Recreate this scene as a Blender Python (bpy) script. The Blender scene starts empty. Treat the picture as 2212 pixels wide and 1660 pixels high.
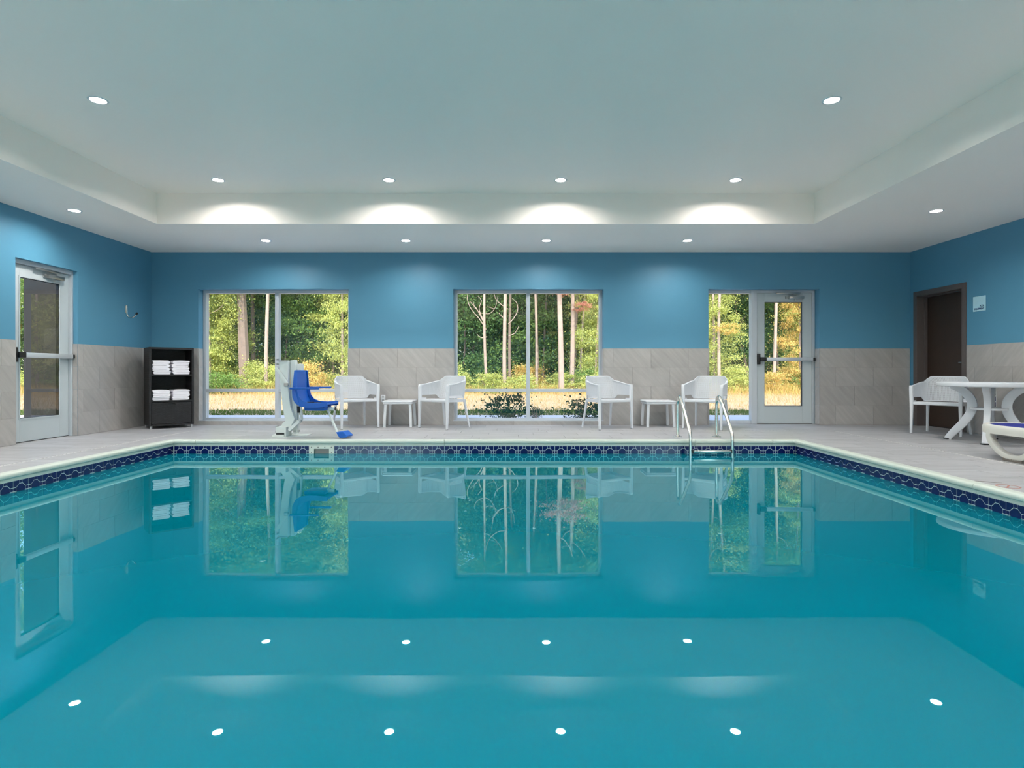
import bpy, bmesh, math, random
from mathutils import Vector, Matrix
S = bpy.context.scene
COL = S.collection
R = math.radians
rnd = random.Random(7)

# ------------------------------------------------------------------ camera
# one-point perspective: f = 1240 px on a 2212 px frame, vanishing point (1108, 803), eye 0.868 m above the deck
F, VX, VY, H = 1240.0, 1108.0, 803.0, 0.868
cd = bpy.data.cameras.new('camera'); cam = bpy.data.objects.new('camera', cd); COL.objects.link(cam)
cd.sensor_width = 36.0; cd.lens = F / 2212 * 36.0
cd.shift_x = -(VX - 1106) / 2212; cd.shift_y = -(830 - VY) / 2212
cd.clip_start = 0.05; cd.clip_end = 300
cam.location = (0, 0, H); cam.rotation_euler = (R(90), 0, 0)
S.camera = cam
def PX(px, D): return (px - VX) * D / F          # pixel column at distance D -> X
def PZ(py, D): return H - (py - VY) * D / F       # pixel row at distance D -> Z

# ------------------------------------------------------------------ light
SUN, SKY, LAMP, EXPO = 3.2, 0.45, 550.0, 0.66
w = bpy.data.worlds.new('world'); S.world = w; w.use_nodes = True
nt = w.node_tree; nt.nodes.clear()
sky = nt.nodes.new('ShaderNodeTexSky'); sky.sky_type = 'NISHITA'; sky.sun_disc = False
sky.sun_elevation = R(46); sky.sun_rotation = R(200); sky.air_density = 1.0; sky.dust_density = 1.2
bg = nt.nodes.new('ShaderNodeBackground'); bg.inputs[1].default_value = SKY
wo = nt.nodes.new('ShaderNodeOutputWorld')
nt.links.new(sky.outputs[0], bg.inputs[0]); nt.links.new(bg.outputs[0], wo.inputs[0])
sl = bpy.data.lights.new('sun', 'SUN'); sl.energy = SUN; sl.angle = R(0.6); sl.color = (1.0, 0.94, 0.86)
so = bpy.data.objects.new('sun', sl); COL.objects.link(so)
so.rotation_euler = (R(46), 0, R(12))             # from behind the building, a little from the left
vs = S.view_settings
S.display_settings.display_device = 'sRGB'
vs.view_transform = 'Standard'; vs.look = 'None'; vs.gamma = 1.0; vs.exposure = EXPO; vs.use_curve_mapping = False
S.cycles.use_denoising = True
S.cycles.max_bounces = 10; S.cycles.diffuse_bounces = 6; S.cycles.glossy_bounces = 5
S.cycles.transparent_max_bounces = 16; S.cycles.transmission_bounces = 6
S.cycles.sample_clamp_indirect = 8.0

# ------------------------------------------------------------------ mesh helpers
class MB:
    def __init__(s): s.v = []; s.f = []
    def add(s, vs, fs):
        o = len(s.v); s.v += [tuple(p) for p in vs]; s.f += [tuple(i + o for i in f) for f in fs]; return s
    def box(s, x0, x1, y0, y1, z0, z1, M=None):
        vs = [Vector((x, y, z)) for z in (z0, z1) for x, y in ((x0, y0), (x1, y0), (x1, y1), (x0, y1))]
        if M: vs = [M @ p for p in vs]
        return s.add(vs, [(3, 2, 1, 0), (4, 5, 6, 7), (0, 1, 5, 4), (1, 2, 6, 5), (2, 3, 7, 6), (3, 0, 4, 7)])
    def rbox(s, x0, x1, y0, y1, z0, z1, r, seg=2, M=None):
        bm = bmesh.new()
        bmesh.ops.create_cube(bm, size=1.0)
        for p in bm.verts:
            p.co = ((x0 + x1) / 2 + p.co.x * (x1 - x0), (y0 + y1) / 2 + p.co.y * (y1 - y0), (z0 + z1) / 2 + p.co.z * (z1 - z0))
        r = min(r, .49 * min(x1 - x0, y1 - y0, z1 - z0))
        bmesh.ops.bevel(bm, geom=bm.edges[:], offset=r, segments=seg, profile=.5, affect='EDGES')
        bm.verts.index_update()
        vs = [p.co.copy() for p in bm.verts]; fs = [[q.index for q in f.verts] for f in bm.faces]; bm.free()
        if M: vs = [M @ p for p in vs]
        return s.add(vs, fs)
    def prism(s, pts, fn, a, b):
        n = len(pts)                                  # pts 2-D outline, fn(u, v, t) -> point, extruded t = a..b
        vs = [fn(u, v, a) for u, v in pts] + [fn(u, v, b) for u, v in pts]
        fs = [tuple(range(n))[::-1], tuple(range(n, 2 * n))] + [(i, (i + 1) % n, n + (i + 1) % n, n + i) for i in range(n)]
        return s.add(vs, fs)
    def tube(s, path, r, n=10, cap=True, flat=None):
        path = [Vector(p) for p in path]; k = len(path)
        rr = r if isinstance(r, (list, tuple)) else [r] * k
        t0 = (path[1] - path[0]).normalized()
        up = Vector((0, 0, 1)) if abs(t0.z) < .95 else Vector((0, 1, 0))
        nrm = (up - t0 * up.dot(t0)).normalized(); vs = []
        for i, p in enumerate(path):
            t = (path[min(i + 1, k - 1)] - path[max(i - 1, 0)]).normalized()
            nrm = (nrm - t * nrm.dot(t)).normalized(); b = t.cross(nrm)
            for j in range(n):
                a = 2 * math.pi * j / n
                vs.append(p + nrm * (math.cos(a) * rr[i] * (flat[0] if flat else 1)) + b * (math.sin(a) * rr[i] * (flat[1] if flat else 1)))
        fs = [(i * n + j, i * n + (j + 1) % n, (i + 1) * n + (j + 1) % n, (i + 1) * n + j) for i in range(k - 1) for j in range(n)]
        if cap: fs += [tuple(range(n))[::-1], tuple(range((k - 1) * n, k * n))]
        return s.add(vs, fs)
    def strap(s, path, wv, th, cap=True):
        # ribbon of rectangular section: path points, wv half-width vectors, th half-thickness values
        path = [Vector(p) for p in path]; k = len(path); vs = []
        for i, p in enumerate(path):
            t = (path[min(i + 1, k - 1)] - path[max(i - 1, 0)]).normalized()
            W = Vector(wv[i] if isinstance(wv, list) else wv); N = t.cross(W.normalized()).normalized() * (th[i] if isinstance(th, list) else th)
            vs += [p - W - N, p + W - N, p + W + N, p - W + N]
        fs = [(4 * i + j, 4 * i + (j + 1) % 4, 4 * i + 4 + (j + 1) % 4, 4 * i + 4 + j) for i in range(k - 1) for j in range(4)]
        if cap: fs += [(3, 2, 1, 0), (4 * k - 4, 4 * k - 3, 4 * k - 2, 4 * k - 1)]
        return s.add(vs, fs)
    def lathe(s, prof, n=32, c=(0, 0, 0)):
        vs = [(c[0] + r * math.cos(2 * math.pi * j / n), c[1] + r * math.sin(2 * math.pi * j / n), c[2] + z) for r, z in prof for j in range(n)]
        k = len(prof)
        fs = [(i * n + j, i * n + (j + 1) % n, (i + 1) * n + (j + 1) % n, (i + 1) * n + j) for i in range(k - 1) for j in range(n)]
        fs += [tuple(range(n))[::-1], tuple(range((k - 1) * n, k * n))]
        return s.add(vs, fs)
    def mesh(s, name, m, smooth=False, bevel=0.0):
        me = bpy.data.meshes.new(name); me.from_pydata(s.v, [], s.f)
        bm = bmesh.new(); bm.from_mesh(me)
        if bevel: bmesh.ops.bevel(bm, geom=bm.edges[:], offset=bevel, segments=2, profile=.5, affect='EDGES')
        bmesh.ops.recalc_face_normals(bm, faces=bm.faces[:]); bm.to_mesh(me); bm.free()
        if smooth:
            for p in me.polygons: p.use_smooth = True
            try: me.set_sharp_from_angle(angle=R(38))
            except Exception: pass
        if m: me.materials.append(m)
        return me
    def build(s, name, m, parent=None, smooth=False, bevel=0.0):
        return link(name, s.mesh(name, m, smooth, bevel), parent)

def link(name, data, parent=None):
    o = bpy.data.objects.new(name, data); COL.objects.link(o)
    if parent: o.parent = parent
    return o
def tag(o, label, cat, group=None, kind=None):
    o['label'] = label; o['category'] = cat
    if group: o['group'] = group
    if kind: o['kind'] = kind
    return o
def thing(name, label, cat, loc=(0, 0, 0), rz=0.0, group=None, kind=None):
    o = bpy.data.objects.new(name, None); COL.objects.link(o); o.empty_display_size = .1
    o.location = loc; o.rotation_euler = (0, 0, rz)
    return tag(o, label, cat, group, kind)
def copy_tree(o, parent=None):
    c = o.copy(); COL.objects.link(c); c.parent = parent
    for ch in list(o.children): copy_tree(ch, c)
    return c
def bake(o):
    dg = bpy.context.evaluated_depsgraph_get(); dg.update()
    me = bpy.data.meshes.new_from_object(o.evaluated_get(dg))
    o.modifiers.clear(); o.data = me; return o
def smooth_path(pts, k=6):
    P = [Vector(p) for p in pts]; out = []
    for i in range(len(P) - 1):
        a, b, c, d = P[max(i - 1, 0)], P[i], P[i + 1], P[min(i + 2, len(P) - 1)]
        for j in range(k):
            t = j / k
            out.append(.5 * ((2 * b) + (c - a) * t + (2 * a - 5 * b + 4 * c - d) * t * t + (3 * b - a - 3 * c + d) * t ** 3))
    out.append(P[-1]); return out

# ------------------------------------------------------------------ materials
def lin(c):
    return tuple(((x / 255) / 12.92 if x / 255 <= .04045 else ((x / 255 + .055) / 1.055) ** 2.4) for x in c) + (1.0,)
MATS = {}
class NM:
    def __init__(s, name):
        s.m = bpy.data.materials.new(name); s.m.use_nodes = True; s.t = s.m.node_tree; s.t.nodes.clear()
        s.out = s.n('ShaderNodeOutputMaterial'); MATS[name] = s.m
    def n(s, ty, **kw):
        x = s.t.nodes.new(ty)
        for k, v in kw.items(): setattr(x, k, v)
        return x
    def l(s, a, b): s.t.links.new(a, b)
    def bsdf(s, col=None, rough=.5, metal=0.0, spec=.5):
        b = s.n('ShaderNodeBsdfPrincipled'); b.inputs['Roughness'].default_value = rough; b.inputs['Metallic'].default_value = metal
        b.inputs['Specular IOR Level'].default_value = spec
        if col is not None: b.inputs['Base Color'].default_value = col
        s.l(b.outputs[0], s.out.inputs[0]); return b
def plain(name, rgb, rough=.5, metal=0.0, vary=.06, scale=6.0, bump=0.0, bscale=60.0, spec=.5):
    q = NM(name); b = q.bsdf(lin(rgb), rough, metal, spec)
    tc = q.n('ShaderNodeTexCoord'); ns = q.n('ShaderNodeTexNoise'); ns.inputs['Scale'].default_value = scale; ns.inputs['Detail'].default_value = 4
    q.l(tc.outputs['Object'], ns.inputs['Vector'])
    mx = q.n('ShaderNodeMix', data_type='RGBA'); c = lin(rgb)
    mx.inputs[6].default_value = tuple(x * (1 - vary) for x in c[:3]) + (1,); mx.inputs[7].default_value = tuple(min(1, x * (1 + vary)) for x in c[:3]) + (1,)
    q.l(ns.outputs[0], mx.inputs[0]); q.l(mx.outputs[2], b.inputs['Base Color'])
    if bump:
        n2 = q.n('ShaderNodeTexNoise'); n2.inputs['Scale'].default_value = bscale; q.l(tc.outputs['Object'], n2.inputs['Vector'])
        bp = q.n('ShaderNodeBump'); bp.inputs['Strength'].default_value = bump; bp.inputs['Distance'].default_value = .01
        q.l(n2.outputs[0], bp.inputs['Height']); q.l(bp.outputs[0], b.inputs['Normal'])
    return q.m
def stone(name, c0, c1, c2, mscale, rot, rough):
    # large-format tile: streaks and veins in object space, shifted per tile
    q = NM(name); b = q.bsdf(None, rough, 0, .45)
    tc = q.n('ShaderNodeTexCoord'); oi = q.n('ShaderNodeObjectInfo')
    sh = q.n('ShaderNodeVectorMath', operation='SCALE'); sh.inputs[0].default_value = (13.1, 7.7, 19.3); q.l(oi.outputs['Random'], sh.inputs['Scale'])
    ad = q.n('ShaderNodeVectorMath', operation='ADD'); q.l(tc.outputs['Object'], ad.inputs[0]); q.l(sh.outputs[0], ad.inputs[1])
    sx = q.n('ShaderNodeSeparateXYZ'); cx = q.n('ShaderNodeCombineXYZ'); q.l(ad.outputs[0], sx.inputs[0])
    if rot:                                         # wall slabs: one running axis (x or y) and height
        a2 = q.n('ShaderNodeMath', operation='ADD'); q.l(sx.outputs[0], a2.inputs[0]); q.l(sx.outputs[1], a2.inputs[1]); q.l(a2.outputs[0], cx.inputs[0]); q.l(sx.outputs[2], cx.inputs[1])
    else: q.l(sx.outputs[0], cx.inputs[0]); q.l(sx.outputs[1], cx.inputs[1])
    mr = q.n('ShaderNodeMapping'); mr.inputs['Rotation'].default_value = (0, 0, rot); q.l(cx.outputs[0], mr.inputs['Vector'])
    mp = q.n('ShaderNodeMapping'); mp.inputs['Scale'].default_value = mscale
    q.l(mr.outputs[0], mp.inputs['Vector'])
    n1 = q.n('ShaderNodeTexNoise'); n1.inputs['Scale'].default_value = 1.0; n1.inputs['Detail'].default_value = 6; n1.inputs['Roughness'].default_value = .6
    q.l(mp.outputs[0], n1.inputs['Vector'])
    cr = q.n('ShaderNodeValToRGB'); e = cr.color_ramp.elements
    e[0].position = .3; e[0].color = lin(c0); e[1].position = .72; e[1].color = lin(c2)
    m = e.new(.5); m.color = lin(c1)
    q.l(n1.outputs[0], cr.inputs[0])
    hv = q.n('ShaderNodeHueSaturation'); rg = q.n('ShaderNodeMapRange'); rg.inputs[3].default_value = .93; rg.inputs[4].default_value = 1.05
    q.l(oi.outputs['Random'], rg.inputs[0]); q.l(rg.outputs[0], hv.inputs['Value']); q.l(cr.outputs[0], hv.inputs['Color'])
    q.l(hv.outputs[0], b.inputs['Base Color'])
    return q.m
def leafmat(name, cols, trans=.35):
    q = NM(name); g = q.n('ShaderNodeNewGeometry'); cr = q.n('ShaderNodeValToRGB'); cr.color_ramp.interpolation = 'CONSTANT'
    e = cr.color_ramp.elements
    for i, c in enumerate(cols):
        x = e[i] if i < 2 else e.new(0)
        x.position = i / len(cols); x.color = lin(c)
    q.l(g.outputs['Random Per Island'], cr.inputs[0])
    d = q.n('ShaderNodeBsdfDiffuse'); t = q.n('ShaderNodeBsdfTranslucent'); mx = q.n('ShaderNodeMixShader'); mx.inputs[0].default_value = trans
    q.l(cr.outputs[0], d.inputs[0]); q.l(cr.outputs[0], t.inputs[0]); q.l(d.outputs[0], mx.inputs[1]); q.l(t.outputs[0], mx.inputs[2]); q.l(mx.outputs[0], q.out.inputs[0])
    return q.m
def glassmat(name, tint, ior, gl=(1, 1, 1, 1), rough=0.0, bump=None):
    q = NM(name); tr = q.n('ShaderNodeBsdfTransparent'); tr.inputs[0].default_value = tint
    g = q.n('ShaderNodeBsdfGlossy'); g.inputs['Roughness'].default_value = rough; g.inputs[0].default_value = gl
    fr = q.n('ShaderNodeFresnel'); fr.inputs[0].default_value = ior; mx = q.n('ShaderNodeMixShader')
    ge = q.n('ShaderNodeNewGeometry'); iv = q.n('ShaderNodeMath', operation='SUBTRACT'); iv.inputs[0].default_value = 1.0; q.l(ge.outputs['Backfacing'], iv.inputs[1])
    mu = q.n('ShaderNodeMath', operation='MULTIPLY'); q.l(fr.outputs[0], mu.inputs[0]); q.l(iv.outputs[0], mu.inputs[1])   # outer face of the thin pane reflects
    q.l(mu.outputs[0], mx.inputs[0]); q.l(tr.outputs[0], mx.inputs[1]); q.l(g.outputs[0], mx.inputs[2]); q.l(mx.outputs[0], q.out.inputs[0])
    if bump:
        tc = q.n('ShaderNodeTexCoord'); n = q.n('ShaderNodeTexNoise'); n.inputs['Scale'].default_value = bump[0]; n.inputs['Detail'].default_value = 2
        q.l(tc.outputs['Object'], n.inputs['Vector']); bp = q.n('ShaderNodeBump'); bp.inputs['Strength'].default_value = 1.0; bp.inputs['Distance'].default_value = bump[1]
        q.l(n.outputs[0], bp.inputs['Height']); q.l(bp.outputs[0], g.inputs['Normal'])
    return q.m

def watermat(name, rgb, turbid):
    # slightly turbid turquoise water: mirror by Fresnel, the rest scattered by the water body or passed to the basin
    q = NM(name); tr = q.n('ShaderNodeBsdfTransparent'); tr.inputs[0].default_value = (.55, .95, 1, 1)
    df = q.n('ShaderNodeBsdfDiffuse'); df.inputs[0].default_value = lin(rgb)
    m1 = q.n('ShaderNodeMixShader'); m1.inputs[0].default_value = turbid; q.l(tr.outputs[0], m1.inputs[1]); q.l(df.outputs[0], m1.inputs[2])
    g = q.n('ShaderNodeBsdfGlossy'); g.inputs['Roughness'].default_value = 0.0; g.inputs[0].default_value = (.7, .98, 1, 1)
    fr = q.n('ShaderNodeFresnel'); fr.inputs[0].default_value = 1.52; m2 = q.n('ShaderNodeMixShader')
    q.l(fr.outputs[0], m2.inputs[0]); q.l(m1.outputs[0], m2.inputs[1]); q.l(g.outputs[0], m2.inputs[2]); q.l(m2.outputs[0], q.out.inputs[0])
    tc = q.n('ShaderNodeTexCoord'); n = q.n('ShaderNodeTexNoise'); n.inputs['Scale'].default_value = .9; n.inputs['Detail'].default_value = 2
    q.l(tc.outputs['Object'], n.inputs['Vector']); bp = q.n('ShaderNodeBump'); bp.inputs['Distance'].default_value = .0014
    q.l(n.outputs[0], bp.inputs['Height']); q.l(bp.outputs[0], g.inputs['Normal'])
    return q.m
BLUE = plain('blue_wall_paint', (84, 142, 170), .45, 0, .02, 2.0, .05, 220, .4)
CEIL = plain('white_ceiling_paint', (255, 246, 237), .5, 0, .01, 1.5, .03, 200, .35)
WTILE = stone('wall_stone_tile', (160, 157, 154), (168, 165, 162), (177, 174, 171), (2.0, 15, 1), R(48), .35)
FTILE = stone('floor_stone_tile', (150, 150, 151), (167, 167, 169), (181, 182, 184), (1.6, 20, 1), 0, .4)
GROUT = plain('grout', (150, 146, 142), .9)
ALU = plain('anodised_aluminium', (196, 202, 208), .38, .35, .03)
DOORP = plain('pale_grey_door_paint', (184, 193, 196), .45, 0, .02)
CHROME = plain('polished_steel', (225, 222, 214), .2, 1.0, .03)
STEEL = plain('brushed_steel', (170, 172, 172), .3, 1.0, .05)
BLACK = plain('black_plastic', (22, 22, 24), .45)
WHITEP = plain('white_resin', (216, 219, 223), .38, 0, .015)
GLASS = glassmat('window_glass', (.985, .99, .988, 1), 1.75)
LINER = plain('turquoise_pool_liner', (0, 172, 194), .6, 0, .05, 1.2)
WATER = watermat('pool_water_surface', (0, 116, 134), .9)
COPE = plain('cream_coping', (200, 208, 197), .35, 0, .02)
NAVY = plain('navy_tile_glaze', (10, 22, 84), .18, 0, .12, 30)
TGROUT = plain('pale_tile_grout', (222, 232, 232), .7)
BROWN = plain('dark_brown_door_veneer', (56, 42, 34), .5, 0, .15, 9)
BROWNF = plain('taupe_steel_frame', (92, 84, 82), .45)
WICKER = None
CONC = plain('pale_concrete', (226, 220, 218), .85, 0, .05, 3)
EMIT = NM('lamp_lens'); _e = EMIT.n('ShaderNodeEmission'); _e.inputs[0].default_value = (1.0, .95, .90, 1); _e.inputs[1].default_value = LAMP
EMIT.l(_e.outputs[0], EMIT.out.inputs[0]); EMIT = EMIT.m
# ------------------------------------------------------------------ room dimensions
XL, XR, YB, YF = -5.894, 6.475, 9.36, -3.0
ZS, ZT = 2.815, 3.218                              # soffit and tray ceiling heights
TX0, TX1, TY0, TY1 = -4.693, 3.973, -1.2, 7.568    # tray recess
PX0, PX1, PY0, PY1 = -4.285, 3.565, 0.55, 7.24     # pool faces
ZW = -.167                                         # water level
TZ = 1.2416; ROWS = [(.9345, TZ), (.6255, .9325), (.3165, .6235), (.002, .3145)]
OPEN = [(-5.132, -2.68, .066, 2.213), (-.974, 1.479, .066, 2.213), (3.19, 5.0, 0.0, 2.213)]   # back wall openings
WT = .26
def structure(o, label, cat): return tag(o, label, cat, None, 'structure')

# back wall
b = MB(); xs = XL - .3
for x0, x1, z0, z1 in OPEN:
    b.box(xs, x0, YB, YB + WT, 0, ZT); b.box(x0, x1, YB, YB + WT, z1, ZT)
    if z0 > 0: b.box(x0, x1, YB, YB + WT, -.02, z0)
    xs = x1
b.box(xs, XR + .3, YB, YB + WT, 0, ZT)
wall_back = structure(b.build('wall_back', BLUE), 'blue painted wall with tiled base and two large windows', 'wall')
# left wall with the glazed door opening, right wall with the equipment door opening
LD0, LD1, LDZ = 6.80, 7.775, 2.226
RD0, RD1, RDZ = 8.24, 9.215, 2.095
b = MB(); b.box(XL - .25, XL, YF - .3, LD0, 0, ZT).box(XL - .25, XL, LD1, YB, 0, ZT).box(XL - .25, XL, LD0, LD1, LDZ, ZT)
wall_left = structure(b.build('wall_left', BLUE), 'blue painted wall with tiled base and glazed metal door', 'wall')
b = MB(); b.box(XR, XR + .25, YF - .3, RD0, 0, ZT).box(XR, XR + .25, RD1, YB, 0, ZT).box(XR, XR + .25, RD0, RD1, RDZ, ZT)
b.box(XR + .25, XR + .3, RD0 - .1, RD1 + .1, 0, ZT)  # unseen panel added behind the door to stop light leaking in
wall_right = structure(b.build('wall_right', BLUE), 'blue painted wall with tiled base and brown equipment door', 'wall')
FILL_WIN = [(-5.75, -2.45), (3.65, 6.30)]  # unseen windows, added to let sun and sky brighten the room
b = MB(); xs = XL
for x0, x1 in FILL_WIN:
    b.box(xs, x0, YF - .25, YF, 0, ZT).box(x0, x1, YF - .25, YF, 2.60, ZT).box(x0, x1, YF - .25, YF, -.02, .066); xs = x1
b.box(xs, XR, YF - .25, YF, 0, ZT)
structure(b.build('wall_front', BLUE), 'blue wall with two windows added for fill light behind the near pool deck', 'wall')
# ceiling with the raised tray
a0, a1, c0, c1 = XL - .3, XR + .3, YF - .3, YB + WT
LAMPS_T = [(x, 7.04) for x in (-3.616, -1.52, .585, 2.73)] + [(x, 4.968) for x in (-3.59, 2.76)] + [(x, 2.9) for x in (-3.59, -1.5, .6, 2.76)] + [(x, -.55) for x in (-3.59, -1.5, .6, 2.76)] + [(x, .85) for x in (-3.59, -1.5, .6, 2.76)]
LAMPS_S = [(x, 8.53) for x in (-3.67, -1.59, .495, 2.593)] + [(-5.30, 6.937), (5.13, 6.957)] + [(x, y) for x in (-5.30, 5.13) for y in (4.87, 2.8, .75)] + [(x, -2.1) for x in (-3.6, -1.5, .6, 2.7)]  # the nearer rows in both lists are added, unseen lamps
LR, LD = .062, .028                                 # downlight can: radius and depth
cut = MB()
for x, y in LAMPS_T: cut.lathe([(LR, -.02), (LR, LD)], 28, (x, y, ZT))
for x, y in LAMPS_S: cut.lathe([(LR, -.02), (LR, LD)], 28, (x, y, ZS))
cutter = cut.build('cutter', None)
b = MB()
for bx in ((XL, TX0, YF, YB, ZS, ZT), (TX1, XR, YF, YB, ZS, ZT), (TX0, TX1, TY1, YB, ZS, ZT), (TX0, TX1, YF, TY0, ZS, ZT), (a0, a1, c0, c1, ZT, ZT + .2)):
    o = MB().box(*bx).build('slab', None); md = o.modifiers.new('b', 'BOOLEAN'); md.operation = 'DIFFERENCE'; md.solver = 'EXACT'; md.object = cutter
    bake(o); b.add([v.co for v in o.data.vertices], [tuple(p.vertices) for p in o.data.polygons]); bpy.data.objects.remove(o)
bpy.data.objects.remove(cutter)
structure(b.build('ceiling', CEIL), 'white ceiling with a raised rectangular tray above the pool', 'ceiling')
b = MB(); b.box(a0 - .1, a1 + .1, c0 - .1, c1 + .1, ZT + .2, 4.0)
structure(b.build('roof', CONC), 'flat roof slab over the pool hall', 'roof')

# wall tiles: thin stone slabs proud of the wall, running bond
BOXC = {}
def slab(sx, sy, sz, m, parent, c, name='tile', bev=0.0):
    k = (round(sx, 3), round(sy, 3), round(sz, 3), m.name, name)
    if k not in BOXC: BOXC[k] = MB().box(-sx / 2, sx / 2, -sy / 2, sy / 2, -sz / 2, sz / 2).mesh(name, m)
    o = link(name, BOXC[k], parent); o.location = c; return o
def cuts(a, b, phase, step=.615, gap=.002):
    k = math.ceil((a - phase) / step + 1e-6); xs = [a]
    while phase + k * step < b - 1e-6:
        x = phase + k * step
        if x - xs[-1] > .012: xs.append(x)
        k += 1
    if b - xs[-1] < .012 and len(xs) > 1: xs.pop()
    xs.append(b)
    return [(p + gap, q - gap) for p, q in zip(xs[:-1], xs[1:])]
T = .010
grout = MB()

def back_tiles(a, b, ph):
    for i, (z0, z1) in enumerate(ROWS):
        for p, q in cuts(a, b, ph + (.3075 if i % 2 else 0)):
            slab(q - p, T, z1 - z0, WTILE, wall_back, ((p + q) / 2, YB - T / 2, (z0 + z1) / 2))
    grout.box(a, b, YB - .004, YB - .0005, 0, TZ - .002)
for a, b_, ph in ((XL + T, OPEN[0][0], -5.4), (OPEN[0][1], OPEN[1][0], -2.497), (OPEN[1][1], OPEN[2][0], 1.634), (OPEN[2][1], XR - T, 5.562)):
    back_tiles(a, b_, ph)
for k, ph in ((0, -5.01 + .08), (1, -.6)):
    x0, x1, z0, _ = OPEN[k]
    for p, q in cuts(x0, x1, ph): slab(q - p, T, z0 - .006, WTILE, wall_back, ((p + q) / 2, YB - T / 2, (z0 - .004) / 2))
    grout.box(x0, x1, YB - .004, YB - .0005, 0, z0 - .004)
for k in range(3):                                  # tiled lower window and door reveals
    x0, x1, z0, _ = OPEN[k]
    for xx in (x0 + .005, x1 - .005):
        for r0, r1 in ROWS:
            r0 = max(r0, z0 + .002)
            slab(T, .135, r1 - r0, WTILE, wall_back, (xx, YB + .0585, (r0 + r1) / 2))
grout.build('grout', GROUT, wall_back)
grout = MB()
for wl, xx, sg, segs in ((wall_left, XL, 1, ((2.2, LD0, 6.6), (LD1, YB, 7.867))), (wall_right, XR, -1, ((2.6, RD0 - .055, 7.738),))):
    g2 = MB()
    for a, b_, ph in segs:
        for i, (z0, z1) in enumerate(ROWS):
            for p, q in cuts(a, b_, ph + (.3075 if i % 2 else 0)):
                slab(T, q - p, z1 - z0, WTILE, wl, (xx + sg * T / 2, (p + q) / 2, (z0 + z1) / 2))
        g2.box(min(xx + sg * .0005, xx + sg * .004), max(xx + sg * .0005, xx + sg * .004), a, b_, 0, TZ - .002)
    a, b_ = YF, segs[0][0] - .004                   # near lengths outside the view: one joined run of tiles
    far = MB()
    for i, (z0, z1) in enumerate(ROWS):
        for p, q in cuts(a, b_, segs[0][2] + (.3075 if i % 2 else 0)):
            far.box(min(xx, xx + sg * T), max(xx, xx + sg * T), p, q, z0, z1)
    o = far.build('tile_run', WTILE, wl); o['kind'] = 'stuff'
    g2.build('grout', GROUT, wl)
for r0, r1 in ROWS:
    slab(.09, T, r1 - r0, WTILE, wall_left, (XL - .047, LD1 - .005, (r0 + r1) / 2))

# ------------------------------------------------------------------ floor tiles
b = MB(); W_ = .07
b.box(XL - .3, XR + .3, PY1 + .02, YB + WT + .02, -.3, -.010).box(XL - .3, XR + .3, YF - .3, PY0 - .02, -.3, -.010)
b.box(XL - .3, PX0 - .02, PY0 - .02, PY1 + .02, -.3, -.010).box(PX1 + .02, XR + .3, PY0 - .02, PY1 + .02, -.3, -.010)
floor = structure(b.build('floor', GROUT), 'pale stone tile pool deck', 'floor')
DR = (-4.70, 4.69, 8.41)                            # trench drain lines: left x, right x, back y
HOLES = [(PX0 - W_, PX1 + W_, PY0 - W_, PY1 + W_), (DR[0] - .02, DR[1] + .02, DR[2] - .02, DR[2] + .02),
         (DR[0] - .02, DR[0] + .02, -2.0, DR[2] - .02), (DR[1] - .02, DR[1] + .02, -2.0, DR[2] - .02)]
def subtract(rs, h):
    out = []
    for x0, x1, y0, y1 in rs:
        a0, a1, b0, b1 = h
        if a0 >= x1 or a1 <= x0 or b0 >= y1 or b1 <= y0: out.append((x0, x1, y0, y1)); continue
        if a0 > x0: out.append((x0, a0, y0, y1))
        if a1 < x1: out.append((a1, x1, y0, y1))
        m0, m1 = max(x0, a0), min(x1, a1)
        if b0 > y0: out.append((m0, m1, y0, b0))
        if b1 < y1: out.append((m0, m1, b1, y1))
    return out
th_ = MB(); th_.box(XL - .25, XL + T, LD0, LD1, -.010, -.0005).box(XR - T, XR + .25, RD0, RD1, -.010, -.0005).box(OPEN[2][0], OPEN[2][1], YB - T, YB + WT, -.010, -.0005)
th_.build('threshold', FTILE, floor)
near = MB(); y = YB - T; row = 0
while y > YF:
    y0 = max(YF, y - .3075)
    for p, q in cuts(XL + T, XR - T, .18 + (.3075 if row % 2 else 0) + .1 * (row % 3), .615, 0):
        rs = [(p, q, y0, y)]
        for h in HOLES: rs = subtract(rs, h)
        for a0, a1, b0, b1 in rs:
            g = .0018
            if a1 - a0 < .03 or b1 - b0 < .02: 
                near.box(a0, a1, b0, b1, -.010, -.0005); continue
            if y > 4.2: slab(a1 - a0 - 2 * g, b1 - b0 - 2 * g, .010, FTILE, floor, ((a0 + a1) / 2, (b0 + b1) / 2, -.005))
            else: near.box(a0 + g, a1 - g, b0 + g, b1 - g, -.010, 0)
    y = y0; row += 1
o = near.build('tile_run', FTILE, floor); o['kind'] = 'stuff'
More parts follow.
